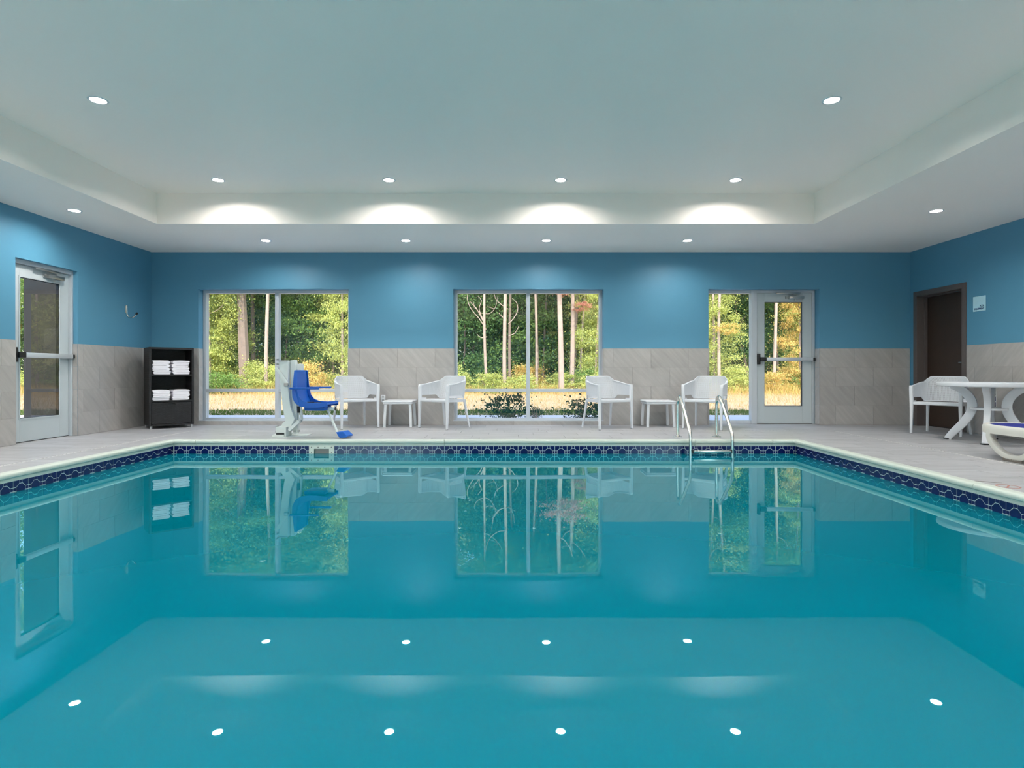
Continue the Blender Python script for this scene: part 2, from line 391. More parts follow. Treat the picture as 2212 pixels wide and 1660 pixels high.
# trench drains
DARK = plain('dark_drain_channel', (60, 58, 56), .8)
PLAST = plain('grey_drain_grate', (205, 204, 202), .5)
def drain(label, x0, x1, y0, y1, along):
    t = thing('trench_drain', label, 'drain', ((x0 + x1) / 2, (y0 + y1) / 2, 0), 0, 'slotted deck drains')
    cx, cy = t.location.x, t.location.y
    MB().box(x0 - cx, x1 - cx, y0 - cy, y1 - cy, -.0099, -.006).build('channel', DARK, t)
    g = MB()
    if along == 'x':
        g.box(x0 - cx, x1 - cx, y0 - cy + .001, y0 - cy + .011, -.006, -.0005).box(x0 - cx, x1 - cx, y1 - cy - .011, y1 - cy - .001, -.006, -.0005)
        n = int((x1 - x0) / .05)
        for i in range(n): g.box(x0 - cx + i * .05, x0 - cx + i * .05 + .022, y0 - cy + .011, y1 - cy - .011, -.006, -.0005)
    else:
        g.box(x0 - cx + .001, x0 - cx + .011, y0 - cy, y1 - cy, -.006, -.0005).box(x1 - cx - .011, x1 - cx - .001, y0 - cy, y1 - cy, -.006, -.0005)
        n = int((y1 - y0) / .05)
        for i in range(n): g.box(x0 - cx + .011, x1 - cx - .011, y0 - cy + i * .05, y0 - cy + i * .05 + .022, -.006, -.0005)
    o = g.build('grate', PLAST, t); o['kind'] = 'stuff'
drain('slotted trench drain in the deck in front of the chairs and windows', *[DR[0] - .02, DR[1] + .02, DR[2] - .02, DR[2] + .02], 'x')
drain('slotted trench drain in the deck beside the glazed side door', DR[0] - .02, DR[0] + .02, -2.0, DR[2] - .02, 'y')
drain('slotted trench drain in the deck beside the lounger and round table', DR[1] - .02, DR[1] + .02, -2.0, DR[2] - .02, 'y')

# ------------------------------------------------------------------ pool
SK0, SK1, SKO0, SKO1, SKZ0, SKZ1 = -2.569, -2.253, -2.508, -2.318, -.235, -.107
b = MB(); zb = -1.45
b.box(PX0 - .2, PX1 + .2, PY0 - .2, PY1 + .2, zb - .15, zb)
b.box(PX0 - .2, PX0, PY0 - .2, PY1 + .2, zb, -.071).box(PX1, PX1 + .2, PY0 - .2, PY1 + .2, zb, -.071).box(PX0, PX1, PY0 - .2, PY0, zb, -.071)
b.box(PX0, SKO0, PY1, PY1 + .2, zb, -.071).box(SKO1, PX1, PY1, PY1 + .2, zb, -.071).box(SKO0, SKO1, PY1, PY1 + .2, zb, SKZ0).box(SKO0, SKO1, PY1, PY1 + .2, SKZ1, -.071)
basin = structure(b.build('pool_basin', LINER), 'turquoise lined rectangular swimming pool basin', 'pool')
# waterline tile band
a = .0745; tb = MB(); t3 = .003
def piece(pts):
    tb.prism(pts, lambda u, v, t: (u, t, v), -t3, 0.0)
piece([(-.014, .0435), (.014, .0435), (.0455, .014), (.0455, -.014), (.014, -.0435), (-.014, -.0435), (-.0455, -.014), (-.0455, .014)])
for sx in (1, -1):
    for sz in (1, -1):
        piece([(sx * u, sz * v) for u, v in ((-a, a), (-.0185, a), (-.0185, .0475), (-.049, .0185), (-a, .0185))])
    piece([(sx * -a, .0135), (sx * -.0505, .0135), (sx * -.0505, -.0135), (sx * -a, -.0135)])
    piece([(-.0135, sx * a), (.0135, sx * a), (.0135, sx * .0485), (-.0135, sx * .0485)])
TILEM = tb.mesh('tile', NAVY); STEP = .1545; zc = -.071 - .0765
bed = MB(); bt = .004
bed.box(PX0, SK0, PY1 - bt, PY1, -.226, -.071).box(SK1, PX1, PY1 - bt, PY1, -.226, -.071)
bed.box(PX0, PX0 + bt, PY0 + .01, PY1 - bt, -.226, -.071).box(PX1 - bt, PX1, PY0 + .01, PY1 - bt, -.226, -.071).box(PX0 + bt, PX1 - bt, PY0, PY0 + bt, -.226, -.071)
bed.build('tile_bed', TGROUT, basin)
def ptile(loc, rz):
    o = link('tile', TILEM, basin); o.location = loc; o.rotation_euler = (0, 0, rz)
x = SK0 - STEP / 2
while x - STEP / 2 > PX0 + .004: ptile((x, PY1 - bt, zc), 0); x -= STEP
def cut_tile(x0, x1):
    if x1 - x0 > .012:
        o = link('tile', TILEM, basin); o.location = ((x0 + x1) / 2, PY1 - bt, zc); o.scale = ((x1 - x0) / STEP, 1, 1)
cut_tile(PX0 + .008, x + STEP / 2)
x = SK1 + STEP / 2
while x + STEP / 2 < PX1 - .004: ptile((x, PY1 - bt, zc), 0); x += STEP
cut_tile(x - STEP / 2, PX1 - .008)
y = PY1 - bt - t3 - STEP / 2
while y > 1.2:
    ptile((PX0 + bt, y, zc), R(90)); ptile((PX1 - bt, y, zc), R(-90)); y -= STEP
# coping lengths
prof = [(W_, .0), (W_ - .004, .007), (.0, .009), (-.022, .006), (-.032, -.004), (-.034, -.018), (-.030, -.032), (-.020, -.038), (-.006, -.040), (-.006, -.0705), (.03, -.0705), (.03, -.010), (W_, -.010)]
coping = structure(bpy.data.objects.new('pool_coping', None), 'cream bullnose coping around the pool edge', 'coping'); COL.objects.link(coping)
def sweep(path, name='coping_length'):
    # path: list of points on the pool edge with outward unit offset direction (miter aware)
    m = MB(); n = len(prof); vs = []
    for (x, y), (ox, oy) in path:
        vs += [(x + ox * w_, y + oy * w_, z) for w_, z in prof]
    fs = [(i * n + j, i * n + (j + 1) % n, (i + 1) * n + (j + 1) % n, (i + 1) * n + j) for i in range(len(path) - 1) for j in range(n)]
    fs += [tuple(range(n))[::-1], tuple(range((len(path) - 1) * n, len(path) * n))]
    m.add(vs, fs); return m.build(name, COPE, coping, True)
g = .002
for p, q in ((-3.985, -.864), (-.864, 2.295), (2.295, 3.265)): sweep([((p + g, PY1), (0, 1)), ((q - g, PY1), (0, 1))])
sweep([((PX0, 6.94 + g), (-1, 0)), ((PX0, PY1), (-1, 1)), ((-3.985 - g, PY1), (0, 1))])
sweep([((3.265 + g, PY1), (0, 1)), ((PX1, PY1), (1, 1)), ((PX1, 6.94 + g), (1, 0))])
for p, q in ((6.94, 3.89), (3.89, .85)): sweep([((PX0, q + g), (-1, 0)), ((PX0, p - g), (-1, 0))])
for p, q in ((6.94, 4.41), (4.41, 1.36), (1.36, .85)): sweep([((PX1, q + g), (1, 0)), ((PX1, p - g), (1, 0))])
sweep([((PX0, .85 - g), (-1, 0)), ((PX0, PY0), (-1, -1)), ((-3.985, PY0), (0, -1))]); sweep([((3.265, PY0), (0, -1)), ((PX1, PY0), (1, -1)), ((PX1, .85 - g), (1, 0))])
for p, q in ((-3.985, -.864), (-.864, 2.295), (2.295, 3.265)): sweep([((p + g, PY0), (0, -1)), ((q - g, PY0), (0, -1))])
# skimmer
PANEL = plain('ivory_skimmer_plastic', (224, 226, 214), .4)
sk = thing('pool_skimmer', 'ivory skimmer faceplate set in the navy waterline tiles', 'skimmer', ((SK0 + SK1) / 2, PY1, -.2))
sx, ox = (SK1 - SK0) / 2, (SKO1 - SKO0) / 2
m = MB(); z0, z1, o0, o1 = -.10, .136, SKZ0 + .2, SKZ1 + .2; yo = -.012
m.box(-sx, -ox, yo, 0, z0, z1).box(ox, sx, yo, 0, z0, z1).box(-ox, ox, yo, 0, o1, z1).box(-ox, ox, yo, 0, z0, o0)
m.build('faceplate', PANEL, sk)
MB().box(-ox, ox, .15, .155, o0, o1).box(-ox, -ox + .004, 0, .15, o0, o1).box(ox - .004, ox, 0, .15, o0, o1).box(-ox, ox, 0, .15, o1 - .004, o1).box(-ox, ox, 0, .15, o0, o0 + .004).build('throat', plain('dark_green_throat', (40, 74, 74), .6), sk)
SCR = MB().lathe([(.0001, 0), (.006, 0), (.006, .003), (.0001, .003)], 10).mesh('screw', BLACK)
for u, v in [(-.125, .115), (-.042, .115), (.042, .115), (.125, .115), (-.127, .052), (.127, .052)]:
    o = link('screw', SCR, sk); o.location = (u, yo, v); o.rotation_euler = (R(90), 0, 0)
# water
me = bpy.data.meshes.new('pool_water')
me.from_pydata([(PX0 + bt, PY0 + bt, ZW), (PX1 - bt, PY0 + bt, ZW), (PX1 - bt, PY1 - bt, ZW), (PX0 + bt, PY1 - bt, ZW)], [], [(0, 1, 2, 3)])
me.materials.append(WATER)
tag(link('pool_water', me), 'still turquoise water filling the swimming pool', 'water', None, 'stuff')
# ------------------------------------------------------------------ windows and glazed doors
FY0, FY1 = 9.505, 9.60
def window(name, k, label, front=False):
    x0, x1, z0, z1 = OPEN[k] if not front else (*FILL_WIN[k], .066, 2.60); t = structure(bpy.data.objects.new(name, None), label, 'window'); COL.objects.link(t)
    t.location = ((x0 + x1) / 2, YF - .145 if front else FY0, z0); t.rotation_euler = (0, 0, math.pi if front else 0); cx = t.location.x; hw = (x1 - x0) / 2; h = z1 - z0; d = FY1 - FY0; fw = .05
    m = MB(); m.box(-hw, -hw + fw, 0, d, .0, h).box(hw - fw, hw, 0, d, 0, h).box(-hw + fw, hw - fw, 0, d, h - fw, h).box(-hw + fw, hw - fw, 0, d, 0, .03)
    m.build('frame', ALU, t, bevel=.003)
    MB().box(-.03, .03, -.012, d, .03, h - fw).build('mullion', ALU, t, bevel=.003)
    zt = .553 - z0
    for a, b_ in ((-hw + fw, -.03), (.03, hw - fw)):
        MB().box(a, b_, 0, d, zt - .026, zt + .026).build('transom', ALU, t, bevel=.003)
        MB().box(a, b_, .045, .051, .03, zt - .026).build('pane', GLASS, t)
        MB().box(a, b_, .045, .051, zt + .026, h - fw).build('pane', GLASS, t)
    MB().box(-hw + .0, hw - .0, YB - FY0 - .01, 0, -.004, .004).build('sill', ALU, t)
    return t
window('window_1', 0, 'tall four-pane aluminium window behind the pool lift')
window('window_2', 1, 'tall four-pane aluminium window between the two pairs of chairs')

for k, w_ in enumerate(('at the glazed side door end of the near wall', 'at the lounger end of the near wall')): window('window_%d' % (k + 4), k, 'added fill-light aluminium window ' + w_, True)  # windows made up behind the view to bring daylight in

def leaf(parent, w, h, stop, gx0, gx1, gz0, gz1, loc):
    L = MB(); th = .045
    L.box(0, gx0, 0, th, .006, h).box(gx1, w, 0, th, .006, h).box(gx0, gx1, 0, th, gz1, h).box(gx0, gx1, 0, th, .006, gz0)
    lf = L.build('door_leaf', DOORP, parent, bevel=.002); lf.location = loc
    MB().box(gx0, gx1, .002, .008, gz0, gz1).build('pane', GLASS, lf)
    gk = MB(); w_ = .008; gk.box(gx0, gx0 + w_, .008, .044, gz0, gz1).box(gx1 - w_, gx1, .008, .044, gz0, gz1).box(gx0 + w_, gx1 - w_, .008, .044, gz1 - w_, gz1).box(gx0 + w_, gx1 - w_, .008, .044, gz0, gz0 + w_)
    gk.build('gasket', BLACK, lf)
    g = MB(); bw = .016
    g.box(gx0 - bw, gx0, -.006, 0, gz0 - bw, gz1 + bw).box(gx1, gx1 + bw, -.006, 0, gz0 - bw, gz1 + bw).box(gx0, gx1, -.006, 0, gz1, gz1 + bw).box(gx0, gx1, -.006, 0, gz0 - bw, gz0)
    g.build('glazing_bead', DOORP, lf)
    zb = 1.068
    MB().rbox(.13, w - .01, -.075, -.02, zb - .03, zb + .03, .008).build('push_bar', ALU, lf, True)
    MB().rbox(.0, .038, -.06, 0, zb - .085, zb + .09, .006).rbox(.03, .13, -.085, -.0, zb - .034, zb + .034, .008).build('latch_case', BLACK, lf, True)
    MB().rbox(w - .012, w + .028, -.072, -.012, zb - .026, zb + .026, .008).build('bar_end_cap', BLACK, lf, True)
    c = MB(); c.rbox(.51, .76, -.06, 0, 2.065, 2.115, .008)
    c.box(.47, .51, -.02, 0, 2.07, 2.11); c.tube([(.62, -.035, 2.066), (.62, -.035, 2.035)], .012)
    c.build('closer_body', STEEL, lf, True)
    c = MB(); c.rbox(.30, .70, -.055, -.035, 2.142, 2.168, .004); c.tube([(.62, -.045, 2.11), (.64, -.045, 2.14), (.50, -.045, 2.15)], .009)
    c.build('closer_arm', STEEL, lf, True)
    MB().box(0, w, .0, th, .0, .006).build('sweep_strip', BLACK, lf)
    return lf
# back-wall side light and door
x0, x1, _, z1 = OPEN[2]
t = structure(bpy.data.objects.new('window_3', None), 'narrow full-height side light next to the exit door', 'window'); COL.objects.link(t)
t.location = (x0, FY0, 0); d = FY1 - FY0
MB().box(.0, .05, 0, d, 0, z1).box(.05, .755, 0, d, z1 - .05, z1).box(.05, .755, 0, d, 0, .055).build('frame', ALU, t, bevel=.003)
MB().box(.05, .755, .045, .051, .055, z1 - .05).build('pane', GLASS, t)
t = structure(bpy.data.objects.new('door_2', None), 'pale grey glazed exit door in the window wall', 'door'); COL.objects.link(t)
t.location = (3.945, FY0, 0)
MB().box(0, .092, -.012, d, 0, z1).box(1.01, 1.055, 0, d, 0, z1).box(.092, 1.01, 0, d, 2.17, z1).build('frame', ALU, t, bevel=.003)
leaf(t, .91, 2.165, 0, .124, .755, .292, 2.02, (.095, .004, .002))
# left-wall door
t = structure(bpy.data.objects.new('door_1', None), 'pale grey glazed side door with push bar beside the towel cabinet', 'door'); COL.objects.link(t)
t.location = (XL - .09, LD0, 0); t.rotation_euler = (0, 0, R(90))
MB().box(0, .045, -.03, .10, 0, LDZ).box(.945, .975, -.03, .10, 0, LDZ).box(.045, .945, -.03, .10, 2.175, LDZ).build('frame', BROWNF if False else ALU, t, bevel=.003)
leaf(t, .895, 2.168, 0, .13, .74, .292, 2.02, (.047, .01, .002))
# right-wall equipment door
t = structure(bpy.data.objects.new('door_3', None), 'dark brown equipment room door in a taupe steel frame', 'door'); COL.objects.link(t)
t.location = (XR, RD0, 0); t.rotation_euler = (0, 0, R(-90)); t.location = (XR, RD1, 0)
W3 = RD1 - RD0                                      # local x runs toward the camera, local +y into the wall
f = MB(); f.box(-.05, .0, -.014, .0, 0, RDZ + .05).box(W3, W3 + .05, -.014, 0, 0, RDZ + .05).box(0, W3, -.014, 0, RDZ, RDZ + .05)
f.box(0, .03, -.014, .24, 0, RDZ).box(W3 - .03, W3, -.014, .24, 0, RDZ).box(.03, W3 - .03, -.014, .24, RDZ - .03, RDZ)
f.box(.03, .045, .10, .15, 0, RDZ - .03).box(W3 - .045, W3 - .03, .10, .15, 0, RDZ - .03).box(.045, W3 - .045, .10, .15, RDZ - .045, RDZ - .03)
f.build('frame', BROWNF, t, bevel=.002)
lf = MB().box(.032, W3 - .032, .155, .20, .012, RDZ - .032).build('door_leaf', BROWN, t)
k = MB(); k.tube([(W3 - .10, .155, 1.0), (W3 - .10, .09, 1.0)], .012); k.tube([(W3 - .10, .095, 1.0), (W3 - .22, .095, 1.0)], .01)
k.build('lever_handle', STEEL, lf, True)
MB().box(.032, W3 - .032, .15, .205, .0005, .012).build('threshold', BLACK, t)

# ------------------------------------------------------------------ recessed downlights
def open_lathe(name, prof, m):
    q_ = MB().lathe(prof, 32); me = bpy.data.meshes.new(name); me.from_pydata(q_.v, [], q_.f[:-2]); me.materials.append(m)
    for p in me.polygons: p.use_smooth = True
    return me
rm = open_lathe('trim_ring', [(.0595, .002), (.0595, -.003), (.064, -.006), (.078, -.003), (.080, -.0003)], WHITEP)
bf = open_lathe('baffle', [(.0595, .002), (.0595, LD - .004)], plain('satin_white_baffle', (225, 225, 222), .5))
LENS = MB().lathe([(.0001, LD - .008), (.058, LD - .008), (.058, LD - .004), (.0001, LD - .004)], 32).mesh('lens', EMIT)
def downlight(x, y, z, label, grp):
    t = thing('recessed_downlight', label, 'ceiling light', (x, y, z), 0, grp)
    link('trim_ring', rm, t); link('baffle', bf, t); link('lens', LENS, t)
for x, wh in ((-3.616, 'above the pool lift side of the pool'), (-1.52, 'in line with the outlet side table'), (.585, 'in line with the middle window'), (2.73, 'above the pool ladder')):
    downlight(x, 7.04, ZT, 'round recessed downlight at the raised ceiling edge ' + wh, 'downlights along the far tray edge')
for x, wh in ((-3.59, 'towards the glazed side door'), (2.76, 'towards the lounger')): downlight(x, 4.968, ZT, 'lone round downlight out in the raised ceiling ' + wh, 'downlights half way along the tray')
for x in (-3.59, -1.5, .6, 2.76): downlight(x, 2.9, ZT, 'added unseen fill downlight in the raised ceiling over the near half of the pool', 'added downlights over the near half of the pool')  # unseen lamps added to raise the ambient light
for x in (-3.59, -1.5, .6, 2.76): downlight(x, .85, ZT, 'added unseen fill downlight in the raised ceiling over the near pool end', 'added downlights over the near pool end')  # another added row out of view, for fill light
for x in (-3.59, -1.5, .6, 2.76): downlight(x, -.55, ZT, 'added unseen fill downlight in the raised ceiling by the near tray edge', 'added downlights by the near tray edge')  # row added behind the view to lift the room light
for x, wh in ((-3.67, 'above the pool lift window'), (-1.59, 'above the outlet side table'), (.495, 'in front of the middle window'), (2.593, 'above the side table behind the ladder')):
    downlight(x, 8.53, ZS, 'round recessed downlight in the lower ceiling ' + wh, 'downlights in front of the windows')
downlight(-5.30, 6.937, ZS, 'round recessed downlight in the lower ceiling by the glazed side door', 'downlights in the side soffits')
downlight(5.13, 6.957, ZS, 'round recessed downlight in the lower ceiling above the round table side', 'downlights in the side soffits')
for y in (4.87, 2.8, .75):
    downlight(-5.30, y, ZS, 'added unseen fill downlight in the lower ceiling along the glazed door wall, nearer end', 'added near side-soffit downlights')
    downlight(5.13, y, ZS, 'added unseen fill downlight in the lower ceiling along the lounger wall, nearer end', 'added near side-soffit downlights over the lounger')  # side lamps out of view, added for more light
for x in (-3.6, -1.5, .6, 2.7): downlight(x, -2.1, ZS, 'added unseen fill downlight in the lower ceiling by the sunny near windows', 'added downlights by the near wall')  # unseen row added along the near wall as extra light

# ------------------------------------------------------------------ small wall fittings
hk = thing('wall_hook', 'bare steel pole hook with black tip on the blue wall', 'hook', (XL, 8.74, 1.78))
hp = smooth_path([(.012, 0, .095), (.014, 0, .02), (.02, 0, -.05), (.06, 0, -.092), (.115, 0, -.082), (.165, 0, -.035)], 5)
MB().tube(hp, .011, 10).build('hook_rod', CHROME, hk, True)
MB().rbox(.0005, .008, -.02, .02, -.02, .09, .002).build('mounting_plate', STEEL, hk, True)
MB().tube([(.158, 0, -.044), (.178, 0, -.016)], .015, 10).build('rubber_tip', BLACK, hk, True)
sg = thing('wall_sign', 'pale blue square sign reading pool equipment on the blue wall', 'sign', (XR, 7.963, 1.81), R(-90))
MB().rbox(-.107, .107, -.008, -.0005, -.104, .104, .002).build('plate', plain('pale_blue_sign', (178, 220, 232), .35), sg)
SIGNT = plain('navy_lettering', (10, 52, 108), .5)
for s_, zz, nm in (('POOL', -.045, 'POOL'), ('EQUIPMENT', -.082, 'EQUIPMENT')):
    cu = bpy.data.curves.new('lettering', 'FONT'); cu.body = s_; cu.size = .034; cu.align_x = 'RIGHT'; cu.extrude = .0006; cu.offset = .0012
    o = bpy.data.objects.new('lettering', cu); COL.objects.link(o)
    dg = bpy.context.evaluated_depsgraph_get(); dg.update(); me = bpy.data.meshes.new_from_object(o.evaluated_get(dg))
    bpy.data.objects.remove(o); me.materials.clear(); me.materials.append(SIGNT)
    wd = max(v.co.x for v in me.vertices) - min(v.co.x for v in me.vertices)
    o = link('lettering', me, sg); o.rotation_euler = (R(90), 0, 0); o.location = (.086, -.0088, zz)
    o.scale = ((.167 / wd if s_ == 'EQUIPMENT' else .075 / wd), 1, 1)
ot = thing('wall_outlet', 'white double power outlet on the stone tiles by the side table', 'outlet', (PX(828, YB), YB - T, .43))
MB().rbox(-.035, .035, -.007, -.0003, -.058, .058, .003).build('plate', WHITEP, ot, True)
for zz in (-.026, .026):
    s_ = MB().rbox(-.017, .017, -.010, -.0065, zz - .017, zz + .017, .002).build('socket', plain('outlet_grey', (190, 192, 194), .4) if 'outlet_grey' not in MATS else MATS['outlet_grey'], ot)
    for xx in (-.007, .007): MB().box(xx - .002, xx + .002, -.0105, -.0099, zz - .006, zz + .006).build('slot', BLACK, s_)
# patterned panel on the right wall behind the round table
pn = thing('wall_panel', 'narrow dark patterned tile panel on the wall behind the round table', 'panel', (XR - T, 7.74, .54), R(-90))
MB().box(-.062, .062, -.006, -.0003, -.155, .155).build('backing', TGROUT, pn)
for i in range(2):
    for j in range(4):
        cx, cz = -.031 + i * .062, -.1125 + j * .075; u, v, g_ = .029, .0355, .0035
        for tri in ([(-u + g_, v), (u - g_, v), (0, g_)], [(-u + g_, -v), (u - g_, -v), (0, -g_)], [(-u, -v + g_ * 1.3), (-u, v - g_ * 1.3), (-g_, 0)], [(u, -v + g_ * 1.3), (u, v - g_ * 1.3), (g_, 0)]):
            MB().prism([(cx + p, cz + q_) for p, q_ in tri], lambda a_, b_, t_: (a_, t_, b_), -.010, -.006).build('tile', NAVY, pn)
# deck markers by the right coping
RED = plain('faded_red_print', (168, 112, 98), .6)
mk = thing('deck_marker', 'faded red no-diving circle printed on the deck beside the coping', 'marker', (3.735, 4.33, .0))
mm = MB(); n = 40
for i in range(n):
    a0, a1 = 2 * math.pi * i / n, 2 * math.pi * (i + 1) / n
    mm.prism([(r_ * math.cos(q_), r_ * math.sin(q_)) for r_, q_ in ((.066, a0), (.077, a0), (.077, a1), (.066, a1))], lambda u, v, t_: (u, v, t_), .0003, .0012)
mm.build('ring', RED, mk)
MB().box(-.067, .067, -.006, .006, .0003, .0012, Matrix.Rotation(R(45), 4, 'Z')).build('slash', RED, mk)
mk = thing('deck_marker', 'worn dark streak marking on the deck by the coping joint', 'marker', (3.70, 4.52, 0), R(-30))
MB().prism([(-.13, .0), (-.02, .012), (.05, .022), (.12, .006), (.03, -.006), (-.04, -.002)], lambda u, v, t_: (u, v, t_), .0003, .001).build('streak', plain('worn_dark_print', (92, 84, 66), .7), mk)
# ------------------------------------------------------------------ net armchair
def perforated(P, ns, nv, solid, hole=.5):
    m = MB(); idx = {}
    def vert(i, j):
        if (i, j) not in idx:
            idx[(i, j)] = len(m.v); m.v.append(tuple(P(i / ns, j / nv)))
        return idx[(i, j)]
    for i in range(ns):
        for j in range(nv):
            c = [vert(i, j), vert(i + 1, j), vert(i + 1, j + 1), vert(i, j + 1)]
            if solid(i, j): m.f.append(tuple(c)); continue
            e = (1 - hole) / 2; k = len(m.v)
            for u, v in ((e, e), (1 - e, e), (1 - e, 1 - e), (e, 1 - e)): m.v.append(tuple(P((i + u) / ns, (j + v) / nv)))
            for q in range(4): m.f.append((c[q], c[(q + 1) % 4], k + (q + 1) % 4, k + q))
    return m
def lerp(a, b, t): return a + (b - a) * t
def sstep(a, b, x):
    t = min(1, max(0, (x - a) / (b - a))); return t * t * (3 - 2 * t)
def chair_shell():
    # U-shaped wall: right arm -> back -> left arm; plan path on a rounded U
    import bisect
    raw = [(.285, -.235), (.288, -.12), (.285, .0), (.272, .10), (.235, .185), (.16, .225), (.07, .238), (0, .24)]
    pts = raw + [(-x, y) for x, y in raw[-2::-1]]
    sp = smooth_path([(x, y, 0) for x, y in pts], 8)
    L = [0]
    for a_, b_ in zip(sp[:-1], sp[1:]): L.append(L[-1] + (b_ - a_).length)
    def path(s):
        d = s * L[-1]; i = min(max(bisect.bisect_right(L, d) - 1, 0), len(sp) - 2); t = (d - L[i]) / max(1e-6, L[i + 1] - L[i]); return sp[i].lerp(sp[i + 1], min(1, t))
    def P(s, v):
        p = path(s); e = abs(s - .5) * 2                    # 0 mid back, 1 arm front
        top = lerp(.715, .655, sstep(.42, 1.0, e)); bk = 1 - sstep(.33, .47, e); top = lerp(top, .80, bk)
        bot = lerp(.445, .505, sstep(.40, .52, e))
        z = lerp(bot, top, v)
        lean = max(0, z - .44) * .17 * (1 - sstep(.3, .75, e))
        narrow = 1 - .12 * bk * sstep(.70, .80, z)
        return Vector((p.x * narrow, p.y + lean, z))
    ns, nv = 96, 25
    def solid(i, j):
        return j == 0 or j == nv - 1 or i < 2 or i >= ns - 2
    m = perforated(P, ns, nv, solid)
    return m, P
def make_chair():
    t = thing('armchair', 'tmp', 'chair')
    m, P = chair_shell()
    o = m.build('backrest', WHITEP, t); md = o.modifiers.new('s', 'SOLIDIFY'); md.thickness = .010; md.offset = 0; bake(o)
    def Q(u, v): 
        x = lerp(-.235, .235, u); y = lerp(-.245, .215, v)
        z = .447 - .022 * math.sin(math.pi * min(1, v * 1.05)) * (1 - (2 * u - 1) ** 4) - .012 * v
        x *= lerp(1.0, .9, v); return Vector((x, y, z))
    m = perforated(Q, 32, 32, lambda i, j: i < 1 or j < 1 or i > 30 or j > 30)
    o = m.build('seat', WHITEP, t); md = o.modifiers.new('s', 'SOLIDIFY'); md.thickness = .008; md.offset = -1; bake(o)
    # seat rails
    fr = MB(); fr.rbox(-.27, .27, -.262, -.232, .405, .447, .01).rbox(-.22, .22, .195, .225, .395, .437, .01)
    for s in (-1, 1): fr.strap([(s * .262, -.25, .427), (s * .255, 0, .423), (s * .215, .21, .417)], (.014, 0, 0), .02)
    fr.build('seat_frame', WHITEP, t, True)
    for s in (-1, 1):
        # front leg and arm post in one sweep, flowing into the arm front
        a_ = MB(); a_.strap(smooth_path([(s * .283, -.262, .0), (s * .281, -.255, .2), (s * .279, -.25, .40), (s * .283, -.246, .55), (s * .286, -.243, .63), (s * .288, -.228, .662)], 4), [(s * w_, 0, 0) for w_ in [lerp(.013, .021, min(1, i / 9)) for i in range(21)]], [lerp(.014, .022, min(1, i / 9)) for i in range(21)])
        a_.build('leg', WHITEP, t, True, .004)
        c = MB(); c.strap(smooth_path([(s * .283, -.235, .662), (s * .289, -.12, .672), (s * .287, .0, .69), (s * .272, .10, .71), (s * .245, .175, .72)], 4), (s * .016, 0, 0), .007)
        c.build('armrest', WHITEP, t, True, .003)
        b_ = MB(); b_.tube([(s * .255, .295, 0), (s * .238, .25, .22), (s * .222, .212, .43)], [.016, .018, .022], 10, True, (1, 1))
        b_.build('leg', WHITEP, t, True)
        g_ = MB(); g_.strap([(s * .279, -.24, .46), (s * .277, -.20, .452), (s * .273, -.12, .449)], (.008, 0, 0), .012); g_.build('side_web', WHITEP, t, True)
        h_ = MB(); h_.rbox(-.014 + s * .283, .014 + s * .283, -.276, -.248, .0, .006, .002); h_.build('foot_cap', MATS['black_plastic'], t)
    return t
CH = make_chair()
def chair(label, fl, fr_, used=[0]):
    # fl, fr_: the two front feet on the floor as seen from the front
    o = CH if not used[0] else copy_tree(CH); used[0] = 1
    fl, fr_ = Vector(fl), Vector(fr_); mid = (fl + fr_) / 2; d = (fr_ - fl).normalized()
    a_ = math.atan2(d.y, d.x); o.rotation_euler = (0, 0, a_)
    back = Vector((-d.y, d.x)); o.location = (mid.x + back.x * .255, mid.y + back.y * .255, 0)
    tag(o, label, 'chair', 'white net armchairs'); return o
chair('white perforated resin armchair beside the blue pool lift seat', (-2.545, 8.56), (-2.09, 8.86))
chair('white perforated resin armchair on the side of the outlet table away from the pool lift', (-1.43, 8.84), (-.985, 8.53))
chair('white perforated resin armchair in front of the middle window by the second side table', (1.285, 8.50), (1.80, 8.72))
chair('white perforated resin armchair behind the pool ladder rails', (2.59, 8.74), (3.06, 8.42))
chair('white perforated resin armchair between the brown door and the round table', (5.585, 8.02), (5.91, 7.60))
# ------------------------------------------------------------------ side tables
def make_side():
    t = thing('side_table', 'tmp', 'table')
    m = MB(); m.rbox(-.235, .235, -.22, .22, .385, .416, .014, 3); m.rbox(-.225, .225, -.21, .21, .362, .39, .006); m.build('table_top', WHITEP, t, True)
    for sx in (-1, 1):
        for sy in (-1, 1):
            m = MB(); m.strap(smooth_path([(sx * .205, sy * .19, 0), (sx * .203, sy * .188, .12), (sx * .188, sy * .178, .37)], 4), (.020, 0, 0), [.016] * 9)
            m.build('leg', WHITEP, t, True, .004)
            MB().rbox(sx * .205 - .017, sx * .205 + .017, sy * .19 - .015, sy * .19 + .015, .0, .005, .002).build('foot_cap', BLACK, t)
    return t
st = make_side(); st.location = (-1.785, 9.08, 0); st.rotation_euler = (0, 0, R(0)); tag(st, 'low white resin side table next to the wall outlet', 'table', 'low white side tables')
s2 = copy_tree(st); s2.location = (2.29, 9.07, 0); s2.rotation_euler = (0, 0, R(0)); tag(s2, 'low white resin side table just behind the pool ladder', 'table', 'low white side tables')

